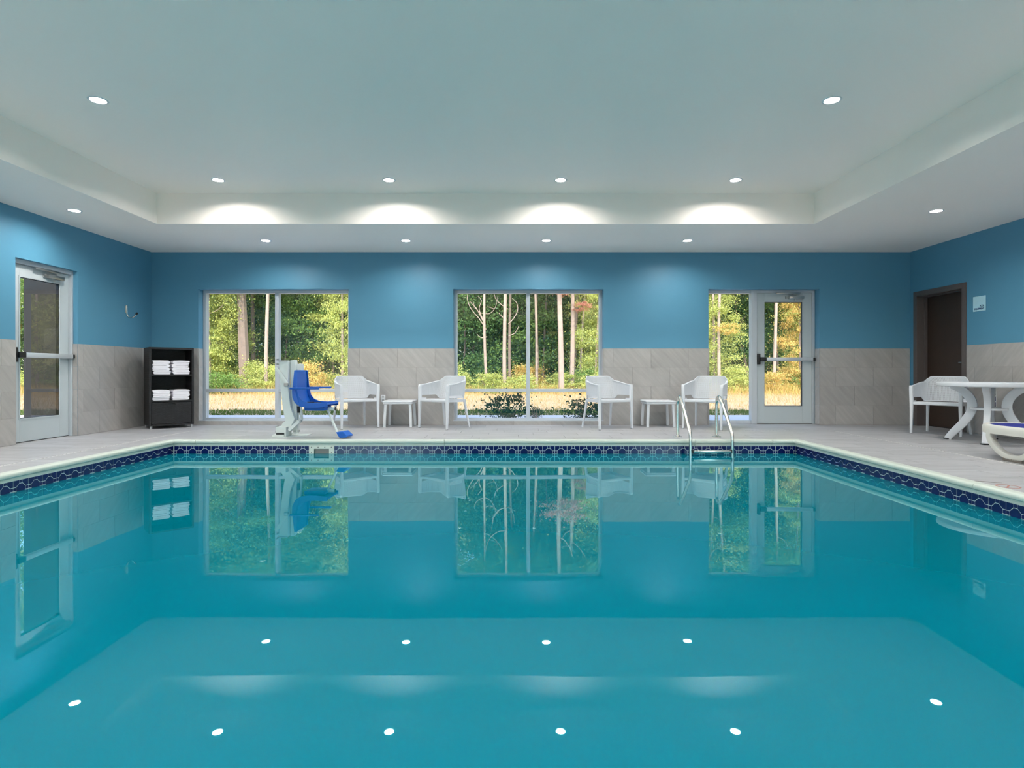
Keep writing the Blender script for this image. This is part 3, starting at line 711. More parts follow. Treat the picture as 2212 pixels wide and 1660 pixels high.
# ------------------------------------------------------------------ towel cabinet
q = NM('black_woven_wicker'); bb = q.bsdf(lin((18, 17, 18)), .5)
tc = q.n('ShaderNodeTexCoord'); bk = q.n('ShaderNodeTexBrick'); mp = q.n('ShaderNodeMapping'); mp.inputs['Rotation'].default_value = (R(90), 0, 0)
bk.inputs['Scale'].default_value = 1.0; bk.inputs['Brick Width'].default_value = .042; bk.inputs['Row Height'].default_value = .016; bk.inputs['Mortar Size'].default_value = .0022
bk.inputs['Color1'].default_value = lin((34, 33, 36)); bk.inputs['Color2'].default_value = lin((13, 12, 13)); bk.inputs['Mortar'].default_value = lin((5, 5, 6))
q.l(tc.outputs['Object'], mp.inputs[0]); q.l(mp.outputs[0], bk.inputs['Vector']); q.l(bk.outputs['Color'], bb.inputs['Base Color'])
bp = q.n('ShaderNodeBump'); bp.inputs['Strength'].default_value = .7; bp.inputs['Distance'].default_value = .004; bp.invert = True
q.l(bk.outputs['Fac'], bp.inputs['Height']); q.l(bp.outputs[0], bb.inputs['Normal']); WICKER = q.m
cw, cdp, ch = .60, .47, 1.235
cab = thing('towel_cabinet', 'tall black woven wicker cabinet stacked with white towels', 'cabinet', (-5.435, 8.575, 0), R(41))
MB().rbox(0, .03, 0, cdp, .045, ch, .004).build('side_panel', WICKER, cab); MB().rbox(cw - .03, cw, 0, cdp, .045, ch, .004).build('side_panel', WICKER, cab)
MB().rbox(.03, cw - .03, 0, cdp, ch - .03, ch - .001, .003).build('top_panel', WICKER, cab); MB().box(.03, cw - .03, cdp - .02, cdp, .05, ch - .03).build('back_panel', WICKER, cab)
MB().rbox(.03, cw - .03, 0.004, cdp - .02, .80, .825, .003).build('shelf', WICKER, cab); MB().rbox(.03, cw - .03, .004, cdp - .02, .405, .43, .003).build('shelf', WICKER, cab)
MB().rbox(.03, cw - .03, .0, cdp - .02, .045, .07, .003).build('bottom_panel', WICKER, cab)
dm = MB(); dm.box(.036, .245, .0, .02, .076, .398).box(.345, cw - .036, 0, .02, .076, .398).box(.245, .345, 0, .02, .076, .345).box(.245, .345, 0, .02, .382, .398)
dr = dm.build('drawer', WICKER, cab)
MB().box(.245, .345, .018, .05, .345, .382).build('hand_slot', BLACK, dr)
FT = plain('silver_foot', (176, 178, 180), .35, .6)
for fx in (.03, cw - .03):
    for fy in (.03, cdp - .03):
        o = MB().lathe([(.0001, 0), (.016, 0), (.018, .045), (.0001, .045)], 14).build('foot', FT, cab, True); o.location = (fx, fy, 0)
TOWEL = plain('white_terry_towel', (240, 238, 244), .95, 0, .02, 30, .5, 260, .1)
def towel_mesh(w_, h_, d_, seed):
    rr = random.Random(seed); pts = []
    r = h_ / 2
    for i in range(9): a_ = -math.pi / 2 + math.pi * i / 8; pts.append((w_ / 2 - r + math.cos(a_) * r, r + math.sin(a_) * r))
    pts.append((0, h_ + rr.uniform(0, .004)))
    ru = h_ * .235
    for i in range(5): a_ = math.pi / 2 + math.pi * i / 4; pts.append((-w_ / 2 + ru + math.cos(a_) * ru, h_ - ru + math.sin(a_) * ru))
    pts.append((w_ / 2 - .05, h_ / 2 + .002)); pts.append((w_ / 2 - .052, h_ / 2 - .001))
    for i in range(5): a_ = math.pi / 2 + math.pi * i / 4; pts.append((-w_ / 2 + ru + .006 + math.cos(a_) * ru, ru + math.sin(a_) * ru))
    m = MB(); n = len(pts); ks = 5; vs = []
    for k in range(ks):
        t = k / (ks - 1); sc = 1 - .05 * (abs(2 * t - 1) ** 4)
        for u, v in pts: vs.append((u * sc + rr.uniform(-.0015, .0015), -d_ / 2 + t * d_, v * (1 - .04 * abs(2 * t - 1) ** 4) + (rr.uniform(-.001, .001) if v > .004 else 0)))
    fs = [(i * n + j, i * n + (j + 1) % n, (i + 1) * n + (j + 1) % n, (i + 1) * n + j) for i in range(ks - 1) for j in range(n)]
    fs += [tuple(range(n))[::-1], tuple(range((ks - 1) * n, ks * n))]
    return m.add(vs, fs).mesh('folded_towel', TOWEL, True)
TM = [towel_mesh(.245, .052, .34, s) for s in range(5)]
cabM = Matrix.Translation(cab.location) @ Matrix.Rotation(R(41), 4, 'Z')
names = ['bottom', 'second', 'third', 'top']
for sx, zz, cnt, where in ((.165, .8255, 4, 'upper shelf, stack nearer the door'), (.43, .8255, 4, 'upper shelf, stack nearer the window'), (.165, .4305, 3, 'lower shelf, stack nearer the door'), (.43, .4305, 3, 'lower shelf, stack nearer the window')):
    for i in range(cnt):
        o = link('folded_towel', TM[rnd.randrange(5)]); hgt = .0525
        p = cabM @ Vector((sx + rnd.uniform(-.008, .008), .20 + rnd.uniform(-.008, .008), zz + i * hgt)); o.location = p
        flip = math.pi if rnd.random() < .5 else 0
        o.rotation_euler = (0, 0, R(41) + rnd.uniform(-.03, .03) + flip)
        pos = 'top' if i == cnt - 1 else names[i]
        tag(o, 'folded white towel on the cabinet %s, %s of its pile' % (where, pos), 'towel', 'folded towels in the cabinet')

# ------------------------------------------------------------------ pool ladder
lad = thing('pool_ladder', 'polished steel pool ladder with arched handrails', 'ladder', (2.445, 7.62, 0))
for s in (-1, 1):
    xx = s * .258
    p = smooth_path([(xx, 0, 0), (xx, .0, .18), (xx, -.005, .36), (xx, -.012, .47), (xx, -.05, .525), (xx, -.11, .53), (xx, -.165, .49), (xx, -.26, .40), (xx, -.42, .235), (xx, -.515, .13), (xx, -.545, .06), (xx, -.55, -.05), (xx, -.55, -.3), (xx, -.55, -.75), (xx, -.53, -.92), (xx, -.46, -1.0)], 5)
    MB().tube(p, .021, 14).build('handrail', CHROME, lad, True)
    o = MB().lathe([(.0001, .0), (.062, .0), (.058, .008), (.03, .014), (.022, .026), (.0001, .026)], 24).build('escutcheon', CHROME, lad, True); o.location = (xx, 0, .0)
for k, zz in enumerate((-.115, -.365, -.615)):
    st_ = MB().rbox(-.232, .232, -.592, -.508, zz - .018, zz + .014, .006).build('tread', CHROME, lad, True)
    for s in (-1, 1): MB().rbox(s * .232 - .014, s * .232 + .014, -.585, -.515, zz - .022, zz + .02, .004).build('tread_cap', BLACK, st_)

# ------------------------------------------------------------------ pool lift
LW = plain('off_white_powder_coat', (214, 220, 216), .4); LB = plain('blue_moulded_seat', (5, 90, 184), .38, 0, .03)
D0 = 7.72
lift = thing('pool_lift', 'white pool lift with blue seat standing at the pool edge', 'pool lift', (PX(616, D0), D0, 0))
lx, ly = lift.location.x, lift.location.y
def cp(u, v): return (PX(580 + u / 8.3, D0) - lx, PZ(760 + v / 8.3, D0))
def plate(pts, y0, y1, name, m, bev=.004, par=None):
    return MB().prism([cp(u, v) for u, v in pts], lambda a_, b_, t_: (a_, t_, b_), y0, y1).build(name, m, par or lift, False, bev)
MB().prism([(-.115, -.21), (.10, -.21), (.18, -.12), (.28, .02), (.28, .22), (-.115, .22)], lambda u, v, t_: (u, v, t_), .0, .008).build('base_plate', LW, lift)
mast = plate([(225, 175), (385, 165), (385, 600), (430, 1000), (505, 1200), (400, 1395), (380, 1500), (222, 1500), (222, 1395), (290, 1270), (335, 1240), (285, 950), (240, 500)], -.07, .02, 'mast', LW)
plate([(390, 160), (465, 150), (495, 320), (500, 950), (518, 1400), (490, 1480), (440, 1480), (400, 900)], .0, .10, 'mast_rear_channel', LW)
plate([(480, 225), (555, 215), (572, 240), (572, 420), (480, 420)], .03, .13, 'control_box', LW)
plate([(218, 160), (385, 160), (375, 180), (222, 183)], -.078, .025, 'mast_cap', STEEL, .0)
hs = MB(); hs.box(-.105, .055, -.17, .12, .008, .035).build('base_housing', LW, lift, False, .003)
x0_, _ = cp(212, 0); x1_, _ = cp(392, 0)
MB().rbox(x0_, x1_, -.15, .05, .008, .135, .006).build('front_housing', LW, lift)
u0, v0 = cp(222, 1420); u1, v1 = cp(362, 1480)
MB().box(u0, u1, -.156, -.149, v1 - .01, v0 - .01).build('battery_window', BLACK, lift)
for s in (-.075, .0):
    MB().strap([(cp(400, 1400)[0], s, cp(400, 1400)[1]), (cp(565, 1240)[0], s + .04, cp(565, 1240)[1])], (0, .006, 0), .02).build('lower_link', LW, lift)
MB().tube([(cp(575, 1240)[0], .05, cp(575, 1240)[1]), (cp(545, 960)[0], .06, cp(545, 960)[1]), (cp(520, 600)[0], .06, cp(520, 600)[1])], .017, 10).build('actuator', LW, lift, True)
MB().tube([(cp(522, 1100)[0], .045, cp(522, 1100)[1]), (cp(512, 985)[0], .045, cp(512, 985)[1])], .022, 10).build('actuator_motor', BLACK, lift, True)
MB().strap([(cp(180, 290)[0], -.085, cp(180, 290)[1]), (cp(412, 600)[0], -.10, cp(412, 600)[1])], (0, .006, 0), .017).build('brace_arm', LW, lift)
MB().rbox(cp(335, 0)[0], cp(412, 0)[0], -.115, -.085, cp(0, 622)[1], cp(0, 560)[1], .006).build('brace_joint', STEEL, lift)
for u, v in ((192, 145), (190, 228), (192, 1335), (190, 1425), (540, 1425), (470, 1425), (578, 1242)):
    a_, b_ = cp(u, v); MB().tube([(a_, -.10 if u < 300 else -.02, b_), (a_, -.03 if u < 300 else .03, b_)], .012, 8).build('bolt', STEEL, lift)
# seat: swept profile with raised edges, turned towards the pool
TH = R(-2)
seatM = Matrix.Translation((-2.855 - lx, 7.62 - ly, .0)) @ Matrix.Rotation(TH, 4, 'Z')
prof_s = smooth_path([(.53, 0, .445), (.40, 0, .43), (.27, 0, .42), (.16, 0, .435), (.09, 0, .48), (.055, 0, .55), (.045, 0, .64), (.05, 0, .75), (.045, 0, .885)], 5)
def seat_pt(u, v):
    d_ = u * (len(prof_s) - 1); i = min(int(d_), len(prof_s) - 2); p = prof_s[i].lerp(prof_s[i + 1], d_ - i)
    tg = (prof_s[min(i + 1, len(prof_s) - 1)] - prof_s[max(i - 1, 0)]).normalized(); nn = Vector((tg.z, 0, -tg.x)); 
    if nn.x < 0 and nn.z < 0: nn = -nn
    e = abs(2 * v - 1); hw = lerp(.20, .165, sstep(.6, 1, u))
    wing = .0 * max(0, (e - .45) / .55) ** 2 * (1 - .5 * sstep(.0, .12, .12 - u)) * lerp(1, .6, sstep(.8, 1, u))
    return seatM @ (Vector((p.x * .89, 0, p.z)) + Vector((0, (v * 2 - 1) * hw, 0)) - nn * wing * (1 if nn.z < 0 or nn.x < 0 else -1))
sm = MB(); NU, NV = 40, 16
for i in range(NU + 1):
    for j in range(NV + 1): sm.v.append(tuple(seat_pt(i / NU, j / NV)))
for i in range(NU):
    for j in range(NV): sm.f.append((i * (NV + 1) + j, i * (NV + 1) + j + 1, (i + 1) * (NV + 1) + j + 1, (i + 1) * (NV + 1) + j))
so_ = sm.build('seat', LB, lift, True); md = so_.modifiers.new('s', 'SOLIDIFY'); md.thickness = .022; md.offset = 0; bake(so_)
MB().rbox(.13, .41, -.13, .13, .355, .418, .02, 2, seatM).build('seat_pan', LB, lift, True)
# side flanges of the seat shell
for s in (-1, 1):
    pl = [(.53, .415), (.53, .468), (.36, .462), (.24, .468), (.16, .495), (.11, .55), (.085, .64), (.078, .74), (.07, .885), (.03, .885), (.02, .70), (.012, .62), (.018, .53), (.055, .46), (.13, .415), (.25, .395), (.38, .398)]
    def fl_fn(u, v, t_, s=s):
        hw = lerp(.205, .170, sstep(.62, .885, v)); return seatM @ Vector((u * .89, s * hw + t_, v))
    MB().prism(pl, fl_fn, -.011, .011).build('seat_flange', LB, lift, False, .004)
    al = .37
    MB().rbox(-.012, al, s * .225 - .014, s * .225 + .014, .638, .662, .006, 2, seatM).build('armrest', LB, lift, True)
MB().box(.13, .23, -.10, -.02, .455, .468, seatM).box(.17, .27, .02, .11, .442, .455, seatM).build('lap_belt', BLACK, lift, False, .003)
MB().tube([seatM @ Vector((.30, 0, .375)), seatM @ Vector((.50, 0, .375))], .024, 12).build('seat_tube', LW, lift, True)
MB().tube([seatM @ Vector((.50, 0, .375)), seatM @ Vector((.507, 0, .375))], .025, 12).build('tube_cap', BLACK, lift, True)
fa = seatM @ Vector((.40, 0, .36)); fb = Vector((PX(732, 7.46) - lx, 7.46 - ly, .035))
MB().tube([fa, fb], .016, 10).build('footrest_bar', LW, lift, True)
fm = Matrix.Translation((PX(743, 7.46) - lx, 7.46 - ly, .012)) @ Matrix.Rotation(R(-8), 4, 'Z')
MB().prism([(-.07, .075), (-.02, .0), (.075, .008), (.085, .03), (.02, .085)], lambda u, v, t_: fm @ Vector((u, t_, v)), -.09, .09).build('footrest', LB, lift, False, .005)

# ------------------------------------------------------------------ round table
TC = (5.885, 7.09)
rt = thing('round_table', 'round white resin table with curved legs by the wall', 'table', (TC[0], TC[1], 0))
MB().lathe([(.0001, .735), (.515, .735), (.530, .728), (.533, .715), (.530, .690), (.520, .682), (.49, .685), (.0001, .69)], 64).build('table_top', WHITEP, rt, True)
for sx in (-1, 1):
    for sy in (-1, 1):
        e = Vector((sx, sy, 0)).normalized(); sd = Vector((-sy, sx, 0)).normalized()
        pr = [(.42, .0), (.36, .09), (.27, .20), (.195, .32), (.165, .42), (.18, .52), (.24, .61), (.32, .665), (.38, .69)]
        pth = smooth_path([e * r_ + Vector((0, 0, z_)) for r_, z_ in pr], 4); n_ = len(pth)
        wd = [sd * lerp(.032, .036, i / n_) for i in range(n_)]
        MB().strap(pth, wd, [.036 + .014 * math.sin(math.pi * i / n_) for i in range(n_)]).build('leg', WHITEP, rt, True, .006)
        p_ = e * .415; MB().rbox(p_.x - .035, p_.x + .035, p_.y - .035, p_.y + .035, .0, .012, .003).build('foot_cap', BLACK, rt)
MB().lathe([(.0001, .395), (.19, .395), (.19, .42), (.0001, .42)], 32).build('lower_shelf', WHITEP, rt, True)
# ------------------------------------------------------------------ sun lounger
BS = plain('navy_sling_fabric', (5, 26, 126), .75, 0, .05, 40)
LWP = plain('warm_white_resin', (212, 210, 202), .4, 0, .02)
lo = thing('sun_lounger', 'white sun lounger with blue sling on the side deck', 'lounger', (5.09, 6.04, 0), R(3))
def outline(hw, y0, y1, r, n=8):
    P = []
    for i in range(2 * n + 1): a_ = R(180 * i / (2 * n)); P.append((hw * math.copysign(abs(math.cos(a_)) ** .85, math.cos(a_)), y1 - r + r * math.sin(a_) ** .85))
    for cx, cy, a0 in ((-hw + .08, y0 + .08, 180), (hw - .08, y0 + .08, 270)):
        for i in range(n + 1): a_ = R(a0 + 90 * i / n); P.append((cx + .08 * math.cos(a_), cy + .08 * math.sin(a_)))
    return P
oo, ii = outline(.36, -2.0, 0, .46, 10), outline(.305, -1.945, -.055, .42, 10)
fm_ = MB(); n = len(oo); vs = []
for z_, P_ in ((.25, oo), (.315, oo), (.335, [(x * .96, y * .985 - .01) for x, y in oo]), (.335, ii), (.25, ii)): vs += [(x, y, z_) for x, y in P_]
fs = [(k * n + j, k * n + (j + 1) % n, ((k + 1) % 5) * n + (j + 1) % n, ((k + 1) % 5) * n + j) for k in range(5) for j in range(n)]
fm_.add(vs, fs).build('frame', LWP, lo, True)
MB().prism(ii, lambda u, v, t_: (u, v, t_), .318, .329).build('sling', BS, lo)
for s in (-1, 1):
    for yy, dr_ in ((-.30, 1), (-2.0, -1)):
        P_ = [(-.12, .295), (-.03, .29), (.03, .25), (.03, .18), (-.04, .095), (-.14, .04), (-.24, .026), (-.33, .045), (-.43, .13), (-.52, .235), (-.56, .275)]
        pth = smooth_path([(s * .31, yy + dr_ * a_, b_ + .012) for a_, b_ in P_], 4)
        lg = MB().strap(pth, (.030, 0, 0), .026).build('leg', LWP, lo, True, .005)
        c_ = yy + dr_ * -.225
        MB().rbox(s * .31 - .03, s * .31 + .03, c_ - .10, c_ + .10, .0, .03, .004).build('foot_block', plain('grey_rubber_foot', (120, 112, 104), .8) if 'grey_rubber_foot' not in MATS else MATS['grey_rubber_foot'], lg)
# ------------------------------------------------------------------ outdoors
ZG = -.05
pt = structure(bpy.data.objects.new('patio', None), 'pale concrete walk outside the windows', 'patio'); COL.objects.link(pt)
for i in range(17):
    x0 = -14 + i * 1.8
    slab(1.79, 2.43, .10, CONC, pt, (x0 + .9, 9.64 + 1.22, ZG - .05), 'slab')
EARTH = plain('sandy_field_earth', (186, 162, 126), .95, 0, .12, 2.5)
g = MB().add([(-45, -4, ZG - .02), (40, -4, ZG - .02), (40, 70, ZG - .02), (-45, 70, ZG - .02)], [(0, 1, 2, 3)])
# leave the building footprint out of the ground sheet
g = MB()
for a0, a1, b0, b1 in ((-45, XL - .3, -6, 9.64), (XR + .3, 40, -6, 9.64), (-45, 40, 12.09, 70)):
    g.box(a0, a1, b0, b1, ZG - .2, ZG - .012)
g.box(-45, 40, -40, -6, ZG - .2, ZG - .012).box(XL - .3, XR + .3, -6, YF - .3, ZG - .2, ZG - .012)
g.box(-45, -14, 9.64, 12.09, ZG - .2, ZG - .012).box(16.6, 40, 9.64, 12.09, ZG - .2, ZG - .012)
structure(g.build('ground', EARTH), 'dry sandy field between the patio and the woods', 'ground')
b = MB(); b.box(-8.52, XL - .3, 10.0, 10.25, ZG, 3.6).box(-8.95, -8.75, -2.5, 9.6, ZG, 3.6)  # made-up dark walls that keep bright outdoors out of the door glass
structure(b.build('wall_added_dark', plain('added_dark_wing', (40, 39, 36), .8)), 'added dark walls outside the glazed side door, blocking bright outdoor light', 'wall')

def blades(name, n, area, hmin, hmax, wid, m, seed, dens=None):
    rr = random.Random(seed); v = []; f = []
    while len(f) < n:
        x = rr.uniform(area[0], area[1]); y = area[2] + (area[3] - area[2]) * rr.random()
        if dens and rr.random() > dens(x, y): continue
        h = rr.uniform(hmin, hmax) * (.75 + .5 * math.sin(x * 1.7 + y * .9) ** 2); a_ = rr.uniform(0, 6.28); k = len(v); q_ = wid * rr.uniform(.6, 1.3)
        lx_, ly_ = rr.uniform(-.45, .45) * h, rr.uniform(-.45, .45) * h
        v += [(x - q_ * math.cos(a_), y - q_ * math.sin(a_), ZG - .015), (x + q_ * math.cos(a_), y + q_ * math.sin(a_), ZG - .015), (x + lx_, y + ly_, ZG - .015 + h)]
        f.append((k, k + 1, k + 2))
    me = bpy.data.meshes.new(name); me.from_pydata(v, [], f); me.materials.append(m); return link(name, me)
STRAW = leafmat('straw_grass', [(204, 176, 130), (192, 160, 108), (212, 188, 148), (182, 150, 96), (168, 148, 86), (200, 170, 122)], .3)
TURF = leafmat('green_turf', [(92, 116, 56), (76, 104, 46), (112, 132, 66), (84, 110, 60)], .3)
tag(blades('lawn_strip', 26000, (-16, 16, 12.12, 13.7), .03, .07, .010, TURF, 3), 'narrow strip of short green grass along the patio', 'grass', None, 'stuff')
tag(blades('dry_grass', 80000, (-26, 20, 13.4, 27), .04, .13, .008, STRAW, 5, lambda x, y: .25 + .75 * (y - 13.4) / 13.6), 'straw coloured dry grass covering the sunlit field', 'grass', None, 'stuff')
tag(blades('tall_weeds', 40000, (-27, 21, 22.5, 31), .25, .5, .009, leafmat('gold_weeds', [(218, 186, 116), (204, 168, 92), (192, 176, 100), (168, 164, 80), (220, 196, 132)], .35), 8), 'tall golden weeds at the foot of the woods', 'weeds', None, 'stuff')

# leaf masses
def leaves(name, n, rx, rz, size, seed, nb, flat=.5, low=0.0):
    rr = random.Random(seed); v = []; f = []; bl = []; nb = int(nb * 2.2)
    for _ in range(nb):
        a_ = rr.uniform(0, 6.283); u = rr.random() ** .5; zz = rr.uniform(low, 1)
        w_ = rx * u * (1 - .55 * abs(zz * 2 - 1) ** 2)
        bl.append((w_ * math.cos(a_), w_ * math.sin(a_), zz * rz, rr.uniform(.12, .36) * rx, rr.uniform(.25, .9)))
    for i in range(n):
        bx, by, bz, br, fl = bl[min(int(nb * rr.random() ** 1.25), nb - 1)]
        d = Vector((rr.gauss(0, .55), rr.gauss(0, .55), rr.gauss(0, .55))) * br * (2.2 if rr.random() < .22 else 1.0)
        c = Vector((bx + d.x, by + d.y, bz + d.z * fl * flat * 1.6))
        nn = Vector((rr.gauss(0, .8), rr.gauss(0, .8) - .25, .45 + rr.gauss(0, .6))).normalized()
        t = nn.orthogonal().normalized(); t = (Matrix.Rotation(rr.uniform(0, 6.28), 3, nn) @ t); b_ = nn.cross(t); q_ = size * rr.uniform(.5, 1.35); k = len(v)
        v += [c - t * q_, c + b_ * q_ * .62, c + t * q_, c - b_ * q_ * .62]; f.append((k, k + 1, k + 2, k + 3))
    me = bpy.data.meshes.new(name); me.from_pydata([tuple(p) for p in v], [], f); return me
G1 = leafmat('green_leaves', [(128, 158, 84), (148, 174, 98), (106, 138, 74), (166, 186, 110), (132, 160, 92), (112, 144, 72)])
G2 = leafmat('yellow_green_leaves', [(192, 198, 112), (168, 186, 100), (208, 204, 130), (146, 172, 88), (204, 182, 100), (180, 196, 118), (128, 158, 82)])
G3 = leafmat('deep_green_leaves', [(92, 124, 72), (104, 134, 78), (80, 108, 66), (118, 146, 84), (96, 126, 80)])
G4 = leafmat('orange_leaves', [(222, 192, 114), (212, 178, 104), (226, 204, 126), (196, 190, 108), (210, 160, 104), (168, 178, 96), (206, 196, 116)])
G5 = leafmat('red_leaves', [(208, 140, 124), (196, 122, 112), (214, 164, 134), (180, 160, 110)])
G6 = leafmat('dark_shrub_leaves', [(44, 74, 52), (56, 88, 58), (36, 62, 46), (70, 100, 62)])  # dark green leaf tones of the patio shrubs
G7 = leafmat('painted_sunlit_canopy', [(194, 206, 146), (172, 192, 124), (208, 212, 164), (156, 182, 112), (188, 198, 136), (140, 168, 98)])  # sunlight put into the leaf colour, to brighten the reflection in the water
CROWN = {'tall': [leaves('foliage', 40000, 2.5, 7.5, .050, s, 70) for s in (1, 2, 3)],
         'mid': [leaves('foliage', 22000, 1.5, 4.2, .042, s, 46) for s in (4, 5, 6)],
         'back': [leaves('foliage', 30000, 3.0, 13.0, .09, s, 110, .6) for s in (7, 8)],
         'shrub': [leaves('foliage', 7000, .95, 1.15, .036, s, 24, .6) for s in (9, 10, 11)],
         'small': [leaves('foliage', 1300, .46, .50, .026, s, 34, .8) for s in (12, 13)],
         'spray': [leaves('foliage', 2000, .9, .8, .04, s, 14, .35) for s in (14, 15)]}
BARK = plain('pale_bark', (168, 148, 132), .9, 0, .22, 5, .5, 20); BARKD = plain('grey_brown_bark', (136, 118, 104), .9, 0, .22, 5, .5, 20)  # a pale and a grey-brown bark tone
def trunk_mesh(h, r, lean, seed, nbr, b0=.25, m=BARK, curl=0.0):
    rr = random.Random(seed); t = MB(); pts = []
    for i in range(9):
        u = i / 8; pts.append((lean * u + .10 * math.sin(u * 5 + seed), .06 * math.sin(u * 7 + seed * 2), h * u))
    t.tube(smooth_path(pts, 2), [r * (1 - .72 * i / 16) for i in range(17)], 8)
    for k in range(nbr):
        u = rr.uniform(b0, .95); i = min(int(u * 8), 7); p = Vector(pts[i]).lerp(Vector(pts[i + 1]), u * 8 - i)
        a_ = rr.uniform(0, 6.28); L_ = rr.uniform(.5, 1.5) * (1.1 - .4 * u) * (1 + curl); d = Vector((math.cos(a_), math.sin(a_) * .6, rr.uniform(-.1, .6) + curl * .2))
        br = [p, p + d * L_ * .35 + Vector((0, 0, -.05)), p + d * L_ * .7 + Vector((0, 0, .12 * L_)), p + d * L_ * .85 + Vector((-d.x * .15 * curl, 0, .45 * L_))]
        t.tube(smooth_path(br, 3), [r * .20 * (1 - .8 * j / 9) + .004 for j in range(10)], 5)
        for _ in range(2):
            q_ = Vector(br[2]).lerp(Vector(br[1]), rr.random()); t.tube([q_, q_ + Vector((rr.uniform(-.4, .4), rr.uniform(-.2, .2), rr.uniform(.0, .4))) * L_ * .7], [.010, .004], 4)
    return t.mesh('trunk', m, True)
def foliage(parent, kind, i, m, z, sc, rz, dx=0.0, dy=0.0):
    o = link('foliage', CROWN[kind][i % len(CROWN[kind])], parent); 
    if not o.data.materials: o.data.materials.append(m)
    o.material_slots[0].link = 'OBJECT'; o.material_slots[0].material = m
    o.location = (dx, dy, z); o.scale = sc if isinstance(sc, tuple) else (sc, sc, sc); o.rotation_euler = (0, 0, rz); o['kind'] = 'stuff'; return o
rt_ = random.Random(21)
def tree(px, D, wpx, lean_px, label, bark=BARK, nbr=8, crown=None, h=13.0, grp=None, b0=.25, curl=0.0, seed=None, extra=()):
    r = wpx * D / F / 2; lean = lean_px * D / F * (h / 4.6)
    t = thing('tree', label, 'tree', (PX(px, D), D, ZG - .02), 0, grp)
    link('trunk', trunk_mesh(h, r * 1.12, lean, seed or rt_.randrange(99), nbr, b0, bark, curl), t)
    if extra:
        z0 = ZG - .02
        for pl_ in extra: MB().tube(smooth_path([(PX(u, D) - t.location.x, -.02 * i_, PZ(v_, D) - z0) for i_, (u, v_) in enumerate(pl_)], 5), [.022 * (1 - .75 * j_ / (5 * len(pl_) - 4)) for j_ in range(5 * len(pl_) - 4)], 6).build('branch', bark, t, True)
    for kind, m, z, sc, dx, dy in (crown or []):
        foliage(t, kind, rt_.randrange(9), m, z, sc, rt_.uniform(0, 6.28), dx + lean * min(1, z / h), dy)
    return t
TOPC = lambda m: [('tall', m, 6.2, .85, 0, .3)]
tree(449, 25.5, 9, 3, 'pale trunk wrapped in yellow-green leaves at the window edge by the towel cabinet', crown=[('mid', G2, .9, (.85, .85, 1.1), -.2, .2), ('tall', G1, 4.4, .9, .2, 0)])
tree(526, 26, 22, -2, 'thickest grey trunk in the woods seen left of the window mullion', BARKD, 5, TOPC(G1), b0=.5)
tree(546, 28, 9, 2, 'slim grey trunk close beside the thickest trunk', BARKD, 5, TOPC(G3), b0=.4)
tree(581, 24.5, 8, -3, 'straight pale trunk standing just left of the window mullion', BARK, 6, [('tall', G1, 5.0, .8, .1, .6)], b0=.45)
tree(648, 29, 12, 2, 'dappled trunk rising behind the pool lift mast', BARKD, 6, [('tall', G1, 3.8, .9, .2, .0)], b0=.4)
tree(735, 25.5, 5, 6, 'slender yellowing sapling at the window edge beside the first chair', BARK, 7, [('mid', G2, .7, (.7, .7, 1.2), .35, 0), ('mid', G2, 4.4, 1.0, .5, 0)])
tree(1056, 25, 6, -9, 'crooked bare tree with long curled dead branches', BARK, 9, None, 10.5, curl=.1, b0=.3, seed=4, extra=[[(1050, 712), (1036, 690), (1018, 668), (1010, 648), (1012, 634), (1020, 628)], [(1049, 705), (1030, 668), (1022, 660), (1016, 652)], [(1043, 690), (1035, 668), (1040, 650), (1032, 640)], [(1052, 728), (1040, 730), (1030, 722)]])
tree(1095, 24.5, 8, -4, 'pale bare trunk with many thin dead twigs beside the crooked tree', BARK, 10, [('tall', G1, 6.5, .7, 0, 1.0)], curl=.1, b0=.3, seed=11, extra=[[(1098, 700), (1108, 690), (1118, 672), (1116, 655), (1106, 645)], [(1097, 668), (1085, 660), (1072, 648), (1068, 636)], [(1099, 726), (1112, 720), (1121, 704)], [(1094, 690), (1084, 684), (1077, 676)]])
tree(1105, 27, 6, 0, 'thin dark trunk just behind the pale bare trunk', BARKD, 5, TOPC(G3), b0=.5)
tree(1159, 26, 6, -7, 'thin trunk curving away from the window mullion', BARK, 6, TOPC(G1), b0=.4)
tree(1163, 28, 5, 1, 'thin brown trunk behind the curving one', BARKD, 6, TOPC(G2), b0=.3)
tree(1177, 29, 5, 2, 'dark straight stem between the curving trunk and the thick pale pair', BARKD, 5, TOPC(G1), b0=.4)
tree(1208, 23.5, 11.5, 3, 'thick bright trunk, the larger of the pale pair', BARK, 9, [('spray', G5, 4.1, 1.0, .1, -.2), ('tall', G1, 6.8, .8, 0, .8)], b0=.3)
tree(1234, 24.5, 9.5, -2, 'bright trunk, the slimmer of the pale pair', BARK, 10, [('spray', G5, 3.5, .5, .4, -.1), ('tall', G2, 6.8, .8, .2, .8)], b0=.3)
tree(1244, 26.5, 7, 2, 'grey trunk right behind the pale pair', BARKD, 6, TOPC(G1), b0=.4)
tree(1253, 28.5, 5, 1, 'narrow stem among the trunks behind the third chair', BARKD, 5, TOPC(G3), b0=.4)
tree(1255, 25.5, 5, 14, 'forked pale sapling leaning toward the window edge', BARK, 9, [('mid', G2, 1.0, .6, .7, .3), ('mid', G2, 4.5, 1.0, 0, .3)], b0=.4)
tree(1287, 25, 5, 5, 'yellow-leaved sapling at the window edge behind the third chair', BARK, 6, [('mid', G2, .8, (.6, .6, 1.1), 0, 0), ('tall', G1, 6, .8, 0, 0)])
